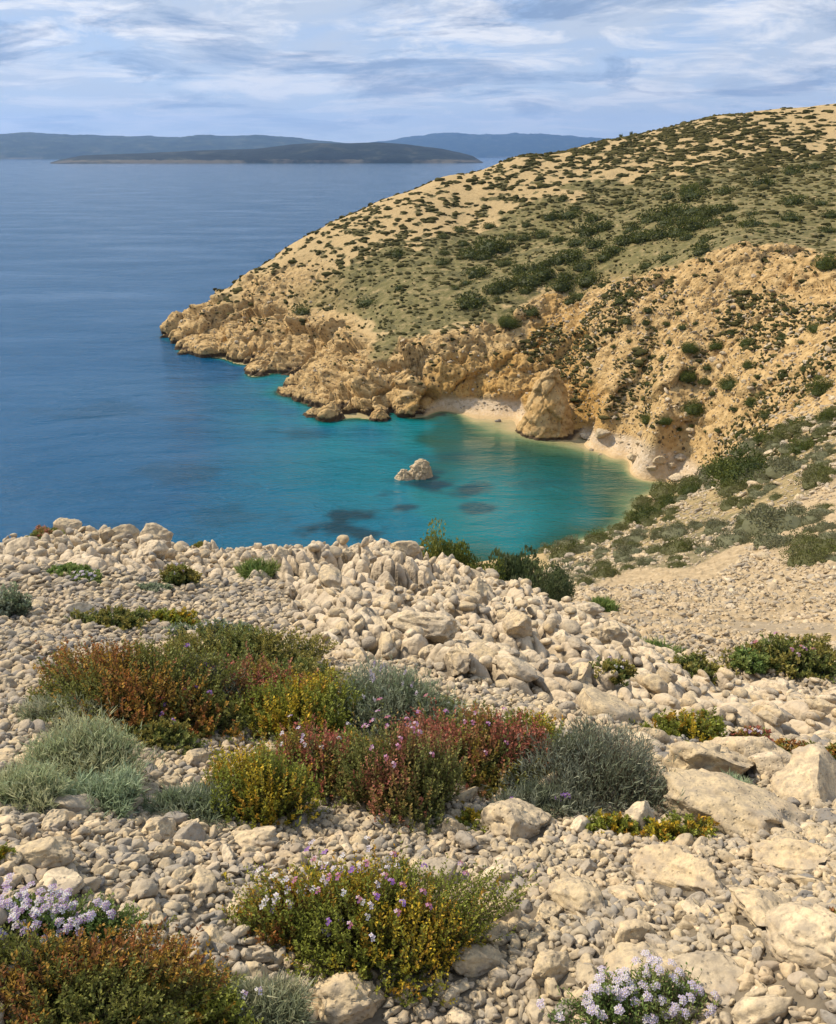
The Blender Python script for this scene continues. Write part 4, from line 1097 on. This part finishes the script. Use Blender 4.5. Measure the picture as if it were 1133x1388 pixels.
def shrub_at(x, y, z, W, me, label, cat, group, name='evergreen_shrub', parts=False, hscale=1.0):
    o = bpy.data.objects.new(name, None if parts else me); col.objects.link(o)
    o.location = (x, y, z - .06 * W); o.scale = (W / 2, W / 2, W / 2 * hscale); o.rotation_euler = (0, 0, float(rs_.uniform(0, 6.28)))
    o['label'] = label; o['category'] = cat; o['group'] = group
    if parts:
        for nm, mm in (('crown', me), ('trunk', TR)):
            c = bpy.data.objects.new(nm, mm); col.objects.link(c); c.parent = o
    return o
def place_pix(px, py, w, me, label, cat, group, **k):
    p = sample_pix(px, py)
    if p is None or p[2] < .1: return None
    d3 = math.sqrt(p[0] ** 2 + p[1] ** 2 + (p[2] - H) ** 2)
    return shrub_at(p[0], p[1], p[2], w / FPX * d3, me, label, cat, group, **k)
Z2 = [(432, 315, 25), (763, 246, 20), (763, 305, 50), (852, 292, 38), (700, 310, 30), (945, 272, 42), (1018, 245, 34), (1025, 320, 40), (1075, 235, 25), (1092, 325, 30), (1018, 360, 40), (920, 375, 45), (922, 353, 25), (690, 350, 50), (730, 345, 50),
 (770, 345, 55), (820, 345, 45), (640, 405, 60), (600, 415, 50), (680, 400, 55), (730, 395, 50), (770, 380, 50), (820, 375, 40), (570, 440, 45), (460, 455, 60), (490, 480, 50), (430, 465, 50), (500, 395, 50), (540, 385, 40), (405, 360, 35), (450, 355, 40),
 (465, 340, 25), (510, 365, 35), (380, 405, 36), (420, 420, 30), (335, 415, 30), (300, 410, 30), (340, 383, 22), (245, 385, 26), (170, 392, 30), (125, 412, 22), (250, 430, 70), (200, 450, 50), (280, 435, 50), (290, 475, 40), (215, 500, 50), (125, 475, 32),
 (130, 452, 25), (350, 510, 70), (300, 525, 50), (265, 540, 50), (385, 505, 50), (370, 490, 40), (440, 510, 35), (500, 518, 50), (435, 532, 50), (340, 550, 30), (205, 565, 70), (350, 600, 40), (540, 538, 30), (610, 560, 28), (592, 574, 30),
 (650, 484, 30), (602, 326, 18), (583, 344, 20), (800, 275, 25), (790, 440, 50), (750, 410, 35), (805, 420, 30), (700, 465, 36), (1110, 395, 30), (1120, 357, 30), (860, 340, 30), (900, 255, 20), (10, 455, 30), (180, 430, 26), (15, 545, 20), (270, 575, 20),
 (655, 365, 40), (705, 370, 45), (750, 365, 45), (790, 360, 40), (520, 425, 45), (545, 460, 40), (470, 425, 40), (610, 390, 35), (230, 460, 40), (400, 480, 30), (325, 495, 40), (480, 560, 40), (455, 580, 26), (860, 365, 26), (940, 400, 20), (980, 385, 22), (185, 530, 26), (160, 545, 18)]
SB = {}
for X, Y, w in Z2:
    px, py = 533 + X / 1.888, 100 + (Y + w * .30) / 1.888
    where = ('on the upper right hillside' if px > 900 else 'in the dark hillside belt' if px > 690 else 'on the left green hillside') if py < 400 else 'above the cove cliffs'
    size = 'large' if w >= 50 else 'medium' if w >= 36 else 'small'
    o = place_pix(px, py, w / 1.888 * 1.65, CM_LO[int(rs_.integers(5))], '', 'shrub', 'dark evergreen shrubs of the green hillside', hscale=float(rs_.uniform(.75, 1.05)))
    if o: SB.setdefault((size, where), []).append((px, py, o))
for (size, where), lst in SB.items():
    for n_, (_, _, o) in enumerate(sorted(lst, key=lambda t: t[:2])):
        o['label'] = f'{size} dark shrub {where}, ' + (ordl(n_) + ' of its size from left' if len(lst) > 1 else 'the only one its size')
# the ones that stand out, each with a crown and a trunk
SH = [(690, 440, 34, 'round dark shrub standing alone on the cliff edge above the beach', 1), (936, 262, 30, 'biggest round shrub near the top of the green hillside', 1), (1122, 360, 34, 'dark shrub at the right edge above the golden cliff', 1),
 (498, 411, 34, 'dark shrub low on the green slope near the headland tip', 0), (413, 424, 36, 'low wide shrub on the left end of the headland above bare rock', 0), (1110, 447, 28, 'dark shrub high on the stony slope at the right edge', 1),
 (938, 474, 30, 'dark shrub in the middle of the stony slope, upper one of three', 1), (1015, 468, 24, 'small dark shrub right of the middle of the stony slope', 1), (970, 470, 22, 'slim dark shrub between two others on the stony slope', 1),
 (930, 512, 32, 'dark shrub in the middle of the stony slope, below the upper three', 1), (992, 524, 36, 'wide dark shrub on the right of the stony slope', 1), (943, 556, 38, 'round dark shrub above the right end of the beach', 1),
 (878, 571, 26, 'round dark shrub low on the slope behind the beach', 1), (900, 573, 22, 'smaller dark shrub beside the round one behind the beach', 1), (1118, 530, 44, 'dense dark shrub clump on the right edge of the stony slope', 1),
 (1018, 497, 20, 'small upright shrub on the stony slope left of the wide one', 1), (1010, 592, 28, 'dark shrub above the bright green thicket', 1), (1041, 598, 30, 'dark shrub right above the bright green thicket', 1), (1025, 548, 22, 'small shrub on the stony slope above the thicket', 1),
 (1020, 650, 92, 'largest bright green thicket above the right end of the beach', 2), (985, 642, 44, 'dark left end of the bright green thicket', 2), (1092, 612, 34, 'green bush right of the bright green thicket', 2),
 (884, 704, 50, 'dark green bush right at the water edge of the cove', 2), (915, 684, 36, 'dark green bush between two others above the shore', 2), (941, 668, 38, 'dark green bush nearest the beach on the near shore', 2),
 (812, 735, 40, 'dark bush above the turquoise water on the near shore', 2), (782, 748, 34, 'dark bush on the near shore left of the other, above the water', 2), (1130, 570, 30, 'green bush at the right edge below the stony slope', 2), (842, 190.5, 4, '', 0)]
for px, py, w, lab, lod in SH:
    if not lab: continue
    place_pix(px, py, w * (1.3 if lod == 2 else 1.12), (CM_HI if lod else CM_LO)[int(rs_.integers(3))], lab, 'shrub', 'shrubs that stand out round the cove', parts=True, hscale=1.0 if lod else .75)
ST_SP = []; tries = 0; rq = np.random.default_rng(12)
while len(ST_SP) < 64 and tries < 900:
    tries += 1; px, py = rq.uniform(790, 1130), rq.uniform(400, 605)
    if not in_poly(np.array([px]), np.array([py]), [(800, 470), (860, 410), (930, 400), (1133, 430), (1133, 590), (1040, 600), (960, 610), (880, 580), (800, 560)])[0]: continue
    w = float(np.clip(rq.lognormal(2.5, .35), 8, 24))
    if any(math.hypot(px - a, (py - b) * 1.3) < (w + c) * .6 for a, b, c in ST_SP) or any(math.hypot(px - q[0], py - q[1]) < (w + q[2]) * .5 for q in SH): continue
    o = place_pix(px, py, w * 1.15, CM_LO[int(rq.integers(5))], '', 'shrub', 'smaller shrubs of the stony slope', hscale=float(rq.uniform(.7, 1.1)))
    if o: ST_SP.append((px, py, w)); o['_k'] = len(ST_SP)
    if o: SLO = globals().setdefault('SLO', []); SLO.append((int((py - 395) // 35), px, o))
for rowk in sorted({t[0] for t in SLO}):
    for n_, (_, _, o) in enumerate(sorted([t for t in SLO if t[0] == rowk], key=lambda t: t[1])):
        o['label'] = f'small dark shrub on the stony slope, {ordl(rowk)} band down, {ordl(n_)} from left'; del o['_k']
# two tiny upright shrubs against the sky
for px, py, lab in ((841, 192, 'tiny upright shrub on the skyline, left one of two'), (855, 188, 'tiny upright shrub on the skyline, right one of two')):
    a, _ = pix_dir(px, py); r = 316 + (px - 800) * .15
    x_, y_ = r * math.sin(a), r * math.cos(a); z_, _, _ = sample_xy([x_], [y_])
    shrub_at(x_, y_, float(z_[0]) + .5, 1.5, CM_LO[1], lab, 'shrub', 'upright skyline shrubs', hscale=2.4)
# bushes just behind the brow, their tops against the water
for k, (px, top, w, r, lab) in enumerate(((598, 728, 84, 14.5, 'olive-green bush rising behind the rocky brow against the turquoise water'), (655, 764, 66, 14.0, 'low green bush behind the brow between the two taller ones'),
        (703, 760, 84, 14.5, 'dark green feathery bush behind the brow below the cove'), (752, 768, 56, 15.5, 'grey-green bush at the right end of the brow bushes'), (630, 752, 50, 14.6, 'small olive bush beside the tall bush behind the brow'))):
    a, _ = pix_dir(px, top); _, tt_ = pix_dir(px, top); r = float(r) - 1.5; x_, y_ = r * math.sin(a), r * math.cos(a)
    z_ = float(sample_xy([x_], [y_])[0][0]); ztop = H - r * float(tt_); hh = max(ztop - z_, .4); W_ = w / FPX * math.hypot(r, H - ztop)
    o = shrub_at(x_, y_, ztop - min(hh, W_ * .9) + .12 * W_, W_ * 1.2, crown_mesh(200 + k, 70, 9000, .055 if k != 2 else .085, pal=((.10, .13, .03), (.16, .18, .035), (.24, .23, .05)) if k in (0, 4, 1) else ((.08, .11, .045), (.13, .16, .065), (.18, .20, .10)), up=.5, flat=.8),
                 lab, 'bush', 'bushes behind the brow', name='evergreen_bush', parts=True, hscale=min(hh, W_ * .9) / (W_ * .45) / 1.12)
# scrub cushions of the near right flank
CU = {}; pts = []
px_all = rs_.uniform(740, 1133, 6000); py_all = rs_.uniform(560, 805, 6000)
okm = in_poly(px_all, py_all, Z_SCRUB)
RIGHTPATCH = [(1035, 720), (1075, 690), (1140, 665), (1140, 765), (1095, 765), (1045, 740)]
okm |= in_poly(px_all, py_all, RIGHTPATCH)
for px, py in zip(px_all[okm], py_all[okm]):
    if len(pts) >= 260: break
    w = float(np.clip(rs_.lognormal(math.log(50), .38), 24, 110)) * (.62 + .45 * (py - 540) / 220)
    dens = float(fbm2(np.array([px / 60]), np.array([py / 26]), 1, 3, 207)[0])
    if dens < -.22: continue
    if any(abs(px - a) < (w + c) * .26 and abs(py - b) < (w + c) * .10 for a, b, c in pts): continue
    if 730 < px < 835 and py > 770: w *= .6
    if place_pix(px, py, w, CM_CU[int(rs_.integers(4))], '', 'shrub', '', name='scrub_cushion', hscale=float(rs_.uniform(.8, 1.25))) is None: continue
    o = col.objects[-1]
    zone = 'right of the scree' if (px > 1035 and py > 665) else 'between the scree and the water' if px < 860 else 'above the scree' if py < 660 else 'between the green thicket and the scree'
    size = 'large' if w > 50 else 'small' if w < 34 else 'middling'; rowb = int(py // 22)
    CU.setdefault((size, zone, rowb), []).append((px, o)); o['group'] = 'scrub cushions on the near right flank'
    pts.append((px, py, w))
CN = {}
for (size, zone, rowb) in sorted(CU, key=lambda t: (t[1], t[0], t[2])): CN.setdefault((size, zone), []).append(rowb)
for (size, zone, rowb), lst in CU.items():
    rw = CN[(size, zone)].index(rowb)
    for n_, (_, o) in enumerate(sorted(lst, key=lambda t: t[0])):
        o['label'] = f'{size} cushion {zone}, {ordl(rw)} row down, {ordl(n_)} from left'
print('cushions', len(pts))

# ---- scrub tufts as ground cover over the hill, and rubble
def pick_cells(n, weight, rmin, rmax):
    i0, i1_ = np.searchsorted(RR, rmin), np.searchsorted(RR, rmax)
    area = (RB[i0:i1_] * np.gradient(RR)[i0:i1_, None]) * weight[i0:i1_]
    sxp, syp = to_pix(VX[i0:i1_], VY[i0:i1_], VZ[i0:i1_]); area = area * (sxp > -40) * (sxp < PW + 40)
    p = area.ravel().astype(float); p /= p.sum()
    q = rs_.choice(len(p), n, p=p); i = q // NA + i0; j = q % NA
    return i, j
tuft_var = []
for k in range(8):
    v, f = ico(2); v = v.copy(); v *= (1 + .35 * fbm3(v[:, 0] + k * 7, v[:, 1], v[:, 2], 1.4, 2, k))[:, None]; v *= [1.25, .75, .62]; tuft_var.append((v * [1.25, .9, 1.0], f))
land = (VZ > .8)
bare = np.clip(M_rock, 0, 1)
stony = blurmask(in_poly(PXB, PYB, [(700, 470), (760, 420), (860, 380), (920, 380), (1140, 420), (1140, 600), (1000, 640), (900, 590), (790, 560)]) & (RB > 85) & (RB < 200), 3)
Wt = land * ((TF > .45) * (1 - M_green * .75) * 1.0 + stony * (fbm2(GX, GY, .12, 3, 301) > -.12) * 3.2 + bare * (1 - stony) * (VZ > 6) * .16 + M_green * .20) * (1 - M_beach) * (RB > 85)
i, j = pick_cells(17500, Wt, 85, 345)
d3 = np.sqrt(VX[i, j] ** 2 + VY[i, j] ** 2 + (VZ[i, j] - H) ** 2)
s = .36 * np.exp(rs_.normal(0, .38, len(i))) * np.clip(d3 / 230, .6, 1.15)
ctr = np.arctan2(-NX[i, j], NY[i, j])
v, f, c = scatter_merge(tuft_var, np.stack([VX[i, j], VY[i, j], VZ[i, j] + s * .1], 1), s, ctr + rs_.normal(0, .35, len(i)), np.zeros(len(i)), np.zeros(len(i)), rs_.uniform(size=len(i)), rs_.integers(0, 8, len(i)))
tm = NT('scrub_tuft'); pp = tm.pos()
cc = tm.ramp(tm.attr('rnd'), [(0, (.045, .045, .014)), (.5, (.080, .072, .024)), (1, (.14, .12, .045))])
nn = tm.noise(pp, 5.0, 5, .7); cc = tm.mix(tm.ramp(nn, [(.35, .55), (.6, 0.0)]), cc, (.022, .025, .010))
MAT_TUFT = tm.done(cc, .95, tm.bump(nn, 1.0, .3), .1)
link('hillside_scrub', np_mesh('hillside_scrub', v, f, 3, True, {'rnd': ('FLOAT', c)}, (MAT_TUFT,)), 'stuff', 'low dark scrub tufts dotting the sandy hillside in lines', 'scrub')
# rubble on the stony slope, cliffs, beaches, scree
Wr = land * (stony * 1.0 + bare * .25 + M_beach * .8) * (RB > 85)
i, j = pick_cells(5200, Wr, 85, 260)
Wr2 = (M_scree * .8 + M_scrub * .35) * (RB > 12)
i2_, j2_ = pick_cells(9000, Wr2 / np.maximum(RB, 1) ** 1.3, 12, 110)
i = np.concatenate([i, i2_]); j = np.concatenate([j, j2_])
d3 = np.sqrt(VX[i, j] ** 2 + VY[i, j] ** 2 + (VZ[i, j] - H) ** 2)
s = np.where(RB[i, j] > 85, .22, .0019 * d3 + .012) * np.exp(rs_.normal(0, .45, len(i)))
v, f, c = scatter_merge(lo[:8], np.stack([VX[i, j], VY[i, j], VZ[i, j] + s * .15], 1), s, rs_.uniform(0, 6.28, len(i)), rs_.normal(0, .3, len(i)), rs_.normal(0, .3, len(i)), rs_.uniform(.3, 1, len(i)), rs_.integers(0, 8, len(i)))
link('rubble', np_mesh('rubble', v, f, 3, True, {'rnd': ('FLOAT', c)}, (MAT_STONE_FAR,)), 'stuff', 'pale rubble scattered over the slopes and beaches round the cove', 'rubble')
del v, f, c

# ---- boulders of the cove, the sea stack, rocks in the water
def mat_searock():
    t = NT('sea_rock'); p = t.pos()
    n1 = t.noise(t.map(p, (1, 1, 1.6)), .8, 9, .66); n2 = t.noise(p, .25, 4, .55)
    c = t.ramp(n1, [(.28, (.15, .095, .04)), (.45, (.38, .25, .11)), (.6, (.50, .35, .165)), (.75, (.58, .44, .25))])
    c = t.mix(t.ramp(n2, [(.45, 0.0), (.65, .6)]), c, (.46, .27, .09))
    pit = t.vor(p, 1.1); c = t.mix(t.ramp(pit, [(.1, .7), (.2, 0.0)]), c, (.08, .055, .03))
    z = t.n('ShaderNodeSeparateXYZ'); t.put(z.inputs[0], p)
    wl = t.math('ADD', z.outputs[2], t.math('MULTIPLY', t.noise(p, .8, 4, .6), -.9))
    c = t.mix(t.ramp(wl, [(0.0, .93), (.25, 0.0)]), c, (.045, .03, .018))
    return t.done(c, .92, t.bump(n1, .9, .25))
MAT_SR = mat_searock()
def crag(name, cx, cy, z0, rx, ry, h, seed, label, cat, prof=.75, lean=(0, 0), amp=1.0, mat=None, group=None, sub=7, fs=2.0):
    v, f = ico(6); v = v.copy(); v[:, 2] = (v[:, 2] + .25) / 1.25
    t = np.clip(v[:, 2], -.6, 1); k = np.where(t > 0, (1 - t) ** prof / np.maximum(np.sqrt(np.maximum(1 - (t * 1.25 - .25) ** 2, 1e-4)), .03), 1.0); k = np.clip(k, 0, 1.6)
    q = np.stack([v[:, 0] * k * rx + lean[0] * t * rx, v[:, 1] * k * ry + lean[1] * t * ry, t * h], 1)
    nn = unit(np.stack([v[:, 0] / rx, v[:, 1] / ry, v[:, 2] / h * .6], 1)); o = seed * 13.7
    X, Y, Z = q[:, 0] + o, q[:, 1] + o, q[:, 2]
    fa, ea = facet3(X / fs, Y / fs, Z / (fs * 1.5), seed); fb, eb = facet3(X / (fs * .42), Y / (fs * .42), Z / (fs * .6), seed + 3)
    dd_ = fbm3(X, Y, Z, .25 * 2.5 / fs, 4, seed, .55, True) * .3 + fa * .75 - sstep(.14, 0, ea) * .22 + fb * .36 - sstep(.12, 0, eb) * .10 + fbm3(X, Y, Z, 1.6 * 2 / fs, 3, seed, .6, True) * .10
    q = q + nn * (dd_ * amp)[:, None]
    link(name, np_mesh(name, q, f.ravel(), 3, True, {'rnd': ('FLOAT', np.full(len(q), .8))}, (mat or MAT_SR,)), None, label, cat, group, None, (cx, cy, z0))
x0, y0 = ground_pt(738, 597); ad = math.atan2(x0, y0)
d0 = math.hypot(x0, y0); cx, cy = x0 + math.sin(ad) * 5.0, y0 + math.cos(ad) * 5.0
crag('sea_stack', cx, cy, -.4, 5.6, 5.4, 13.2, 6, 'tall golden pyramid-shaped rock standing between the two beaches', 'rock', .60, (.12, .1), .95, fs=3.0)
x1, y1 = ground_pt(772, 590); crag('sea_stack_shoulder', x1 + 1.0, y1 + 6.0, -.5, 4.4, 4.6, 7.6, 8, 'lower broken rock leaning against the right side of the pyramid rock', 'rock', .6, (-.3, .2), 1.0)
x1, y1 = ground_pt(565, 650); crag('sea_rock', x1 + .2, y1 + 1.6, -.5, 2.5, 1.8, 3.4, 14, 'pale rock standing alone in the turquoise water of the cove, taller right part', 'rock', .5, (.25, .1), .45, fs=1.2, mat=MAT_STONE_FAR)
x1, y1 = ground_pt(549, 651); crag('sea_rock', x1, y1 + .9, -.5, 1.9, 1.3, 2.1, 17, 'lower left part of the pale rock standing in the turquoise water of the cove', 'rock', .6, (-.1, .1), .35, fs=1.0, mat=MAT_STONE_FAR)
x1, y1 = ground_pt(246, 481); crag('sea_rock', x1, y1 + 1.0, -.6, 1.7, 1.2, 1.9, 21, 'small dark-footed rock in the sea just off the headland tip', 'rock', .5, (0, 0), .4, fs=1.2)
for k, (px, py, w, lab) in enumerate(((514, 571, 28, 'rounded boulder at the water right of the sea cave'), (425, 566, 34, 'dark wet ledge at the foot of the promontory'), (395, 538, 40, 'low rock tongue pointing into the sea left of the promontory'),
       (350, 506, 44, 'flat pale rock tongue reaching into the sea below the headland'), (570, 562, 26, 'rocks at the left end of the small beach'), (545, 560, 30, 'wet brown rocks between the promontory and the small beach'))):
    x1, y1 = ground_pt(px, py); dd3 = math.hypot(x1, y1); W_ = w / FPX * dd3 * 1.1
    crag('shore_rock', x1, y1 + W_ * .35, -.6, W_ / 2, W_ * .42, W_ * (.62 if k == 0 else .34), 30 + k, lab, 'rock', .5, (0, 0), .5, fs=1.4)
BB = [(360, 275, 55, 'tan boulder in the middle of the right-hand beach'), (335, 308, 45, 'grey-brown boulder lowest on the right-hand beach'), (415, 296, 38, 'dark boulder on the upper right-hand beach'), (255, 268, 60, 'long flat boulder on the right-hand beach near the water'),
      (275, 198, 35, 'brown boulder at the back of the right-hand beach'), (455, 262, 50, 'grey-green mossy boulder at the back of the right-hand beach'), (450, 352, 70, 'wide pale rock at the top of the right-hand beach'), (55, 168, 66, 'pale rock pile right of the pyramid rock'),
      (115, 158, 66, 'pale boulder behind the rock pile at the left end of the right-hand beach'), (105, 250, 22, 'small grey stone at the water edge of the right-hand beach'), (66, 228, 20, 'tiny stone at the water edge beside the pyramid rock'), (170, 92, 26, 'pale boulder on the slope above the beach rock pile'),
      (507, 143, 36, 'pale round boulder on the slope above the right-hand beach'), (480, 74, 30, 'pale boulder higher on the slope, left of the round dark shrub'), (600, 350, 40, 'pale boulder beside the dark bush nearest the beach')]
for k, (X, Y, w, lab) in enumerate(BB):
    px, py = 780 + X / 3.21, 540 + Y / 3.21; p = sample_pix(px, py)
    if p is None: continue
    d3 = math.sqrt(p[0] ** 2 + p[1] ** 2 + (p[2] - H) ** 2); s_ = w / 3.21 / FPX * d3 * .55
    r_ = np.random.default_rng(800 + k); v, f = stone_shape(r_, 4, 8, .08, None, .8); v = v * s_
    link('beach_boulder', np_mesh('beach_boulder', v, f.ravel(), 3, True, {'rnd': ('FLOAT', np.full(len(v), float(r_.uniform(.45, 1))))}, (MAT_STONE_FAR,)), None, lab, 'boulder', 'boulders round the beaches', None, (p[0], p[1], p[2] + s_ * .2))
p = sample_pix(674, 573)
if p:
    v, f = stone_shape(np.random.default_rng(5), 4, 6, .05, .5, .6); v = v * .75
    link('beach_boulder', np_mesh('beach_boulder', v, f.ravel(), 3, True, {'rnd': ('FLOAT', np.full(len(v), .05))}, (MAT_STONE_FAR,)), None, 'small dark grey boulder at the water line of the small beach', 'boulder', 'boulders round the beaches', None, (p[0], p[1], max(p[2], 0) + .15))
# ------------------------------------------------------------------ sea, far islands
SAZ = np.linspace(math.radians(-60), math.radians(60), 520)
SR = np.concatenate([np.exp(np.linspace(math.log(45), math.log(420), 420, endpoint=False)), np.exp(np.linspace(math.log(420), math.log(33500), 90))])
SX = SR[:, None] * np.sin(SAZ); SY = SR[:, None] * np.cos(SAZ)
SZ = zbase(SX, SY)
dep = np.clip(-SZ, 0, 60); dep[SR > 420] = 30
open_ = sstep(230, 420, SR)[:, None]
dep = dep * (1 - open_) + 26 * open_
dark = np.zeros_like(dep)
for px, py, wx, wy, s in ((500, 700, 40, 14, .95), (455, 722, 44, 12, .9), (545, 688, 28, 8, .9), (575, 655, 46, 11, .95), (640, 662, 32, 9, .8), (655, 690, 26, 8, .7), (520, 672, 30, 8, .6), (590, 640, 30, 6, .7), (420, 590, 40, 10, .35), (250, 640, 60, 14, .35), (330, 700, 60, 12, .3), (600, 620, 70, 9, .35), (730, 655, 45, 8, .25), (160, 720, 70, 14, .3), (150, 560, 80, 12, .25)):
    x0, y0 = ground_pt(px, py); ppx, ppy = to_pix(SX, SY, np.zeros_like(SX))
    q = fbm2(SX, SY, .16, 4, 91) * 1.1
    dark = np.maximum(dark, s * sstep(1.2, .5, np.hypot((ppx - px) / wx, (ppy - py) / wy) + q))
ppx, ppy = to_pix(SX, SY, np.zeros_like(SX)); ppx = ppx + fbm2(SX, SY, .12, 3, 401) * 30
dep = np.where(ppx < 600, dep + 2.2 * (1 - np.exp(-dep / .5)) * sstep(595, 555, ppx) + 12 * sstep(530, 485, ppy) * (1 - np.exp(-dep / 2)), dep)
def mat_sea():
    t = NT('sea_water'); p = t.pos()
    d = t.math('DIVIDE', t.math('ADD', t.attr('depth'), t.math('MULTIPLY', t.math('SUBTRACT', t.noise(p, .09, 5, .6), .5), 1.6)), 26.0)
    c = t.ramp(d, [(0.0, (.40, .32, .17)), (.018, (.25, .25, .12)), (.04, (.07, .13, .065)), (.075, (.008, .062, .040)), (.115, (.002, .075, .068)), (.17, (.001, .125, .14)), (.22, (.001, .13, .165)),  # dark emerald stops: sea bottom tone with the cliffs' reflection put into it
                   (.34, (.001, .095, .165)), (.5, (.001, .062, .140)), (1.0, (.002, .066, .160))])
    c = t.mix(t.attr('weed'), c, (.002, .028, .042))
    # waves: crests run across the view, finer ripples on top
    r1 = t.noise(t.map(p, (.10, .27, 1), (0, 0, .30)), 1.0, 6, .62, .5)
    r0 = t.noise(t.map(p, (.030, .085, 1), (0, 0, .12)), 1.0, 4, .6, .4)
    r2 = t.noise(t.map(p, (.75, 1.7, 1), (0, 0, -.25)), 1.0, 4, .6, .6)
    r3 = t.noise(t.map(p, (.012, .03, 1), (0, 0, .2)), 1.0, 4, .6, .3)
    h = t.math('ADD', t.math('ADD', t.math('MULTIPLY', r1, 1.0), t.math('MULTIPLY', r2, .30)), t.math('MULTIPLY', r0, 1.1))
    st = t.math('ADD', .35, t.math('MULTIPLY', t.ramp(r3, [(.35, 0.0), (.65, 1.0)]), .65))
    h = t.math('MULTIPLY', h, st)
    nb = t.bump(h, 1.0, 1.05)
    t.put(t.b.inputs['IOR'], 1.33)
    m = t.done(c, .07, nb, .5)
    return m
MAT_SEA = mat_sea()
me = np_mesh('sea', np.stack([SX, SY, np.zeros_like(SX)], -1).reshape(-1, 3), grid_faces(*SX.shape), 4, True, {'depth': ('FLOAT', dep), 'weed': ('FLOAT', dark)}, (MAT_SEA,))
link('sea', me, 'structure')

def mat_island(name, a, b, c):
    t = NT(name); p = t.pos()
    n = t.noise(p, .004, 9, .65)
    cc = t.ramp(n, [(.35, a), (.55, b), (.72, c)])
    z = t.n('ShaderNodeSeparateXYZ'); t.put(z.inputs[0], p)
    shore = t.ramp(t.noise(p, .0014, 5, .7), [(.46, 0.0), (.56, 1.0)])
    cc = t.mix(shore, cc, t.mix(t.ramp(t.math('DIVIDE', t.math('ADD', z.outputs[2], t.math('MULTIPLY', t.noise(p, .0045, 6, .75), -46.0)), 20.0), [(0.0, .25), (.03, 0.0)]), cc, (.36, .30, .22)))
    return t.done(cc, .95, t.bump(n, 1.0, 30))
def island(name, prof, dist, depth_, mat, seed, amp):
    """prof: photo (x, y) of the skyline; built as a ridge of hills with real depth"""
    xs = np.linspace(prof[0][0], prof[-1][0], 420)
    ys = np.interp(xs, [p_[0] for p_ in prof], [p_[1] for p_ in prof])
    a, t = pix_dir(xs, ys)
    nd = 40; V = []
    for k in range(nd + 1):
        f = k / nd
        r = dist + depth_ * f
        hh = (H - (dist + depth_ * .5) * t)
        e = math.sin(math.pi * min(1, f * 1.0)) ** .8
        x_, y_ = r * np.sin(a), r * np.cos(a)
        z_ = hh * e + fbm2(x_, y_, 1 / 900.0, 6, seed, .55, True) * amp * e * np.clip(hh / 60, 0, 1)
        z_ = np.where(k in (0, nd), -5.0, z_); V.append(np.stack([x_, y_, np.maximum(z_, -5)], -1))
    V = np.array(V)
    me = np_mesh(name, V.reshape(-1, 3), grid_faces(nd + 1, len(xs)), 4, True, None, (mat,))
    return link(name, me, 'structure')
mi = mat_island('island_scrub_hazed', (.006, .015, .022), (.014, .026, .030), (.07, .075, .06))  # dark scrub tones, with blue distance haze tinted into the colour
mf = mat_island('far_hill_scrub', (.02, .035, .035), (.035, .055, .045), (.08, .09, .07))
island('near_island', [(62, 223), (80, 217), (110, 212), (170, 210), (240, 206), (300, 203), (345, 201), (390, 196), (430, 193), (470, 194), (510, 195), (550, 196), (600, 203), (640, 212), (658, 222)], 6400, 1500, mi, 5, 12)
island('far_island', [(-300, 184), (0, 183), (40, 181), (100, 184), (170, 186), (260, 185), (350, 184), (400, 188), (440, 192), (520, 200), (600, 208), (640, 214)], 15000, 5000, mf, 9, 40)
island('distant_mountain', [(430, 213), (500, 195), (540, 189), (585, 183), (620, 181), (660, 183), (690, 182), (730, 181), (770, 185), (820, 189), (860, 190), (940, 198), (1050, 212)], 26000, 7000, mf, 12, 60)

def mat_haze():
    m = bpy.data.materials.new('haze_air'); m.use_nodes = True; t = m.node_tree; t.nodes.clear()
    o = t.nodes.new('ShaderNodeOutputMaterial'); v = t.nodes.new('ShaderNodeVolumePrincipled')
    v.inputs['Color'].default_value = (.24, .48, 1.0, 1); v.inputs['Density'].default_value = HAZE; v.inputs['Anisotropy'].default_value = .3
    t.links.new(v.outputs[0], o.inputs['Volume']); return m
HAZE = 2.6e-5
X0, X1, Y0, Y1, ZA, ZB = -31000, 31000, -400, 34600, -61, 1400
vv = np.array([(x_, y_, z_) for z_ in (ZA, ZB) for y_ in (Y0, Y1) for x_ in (X0, X1)], float)
ff = np.array([(0, 2, 3, 1), (4, 5, 7, 6), (0, 1, 5, 4), (2, 6, 7, 3), (0, 4, 6, 2), (1, 3, 7, 5)]).ravel()
link('haze', np_mesh('haze', vv, ff, 4, False, None, (mat_haze(),)), 'stuff')
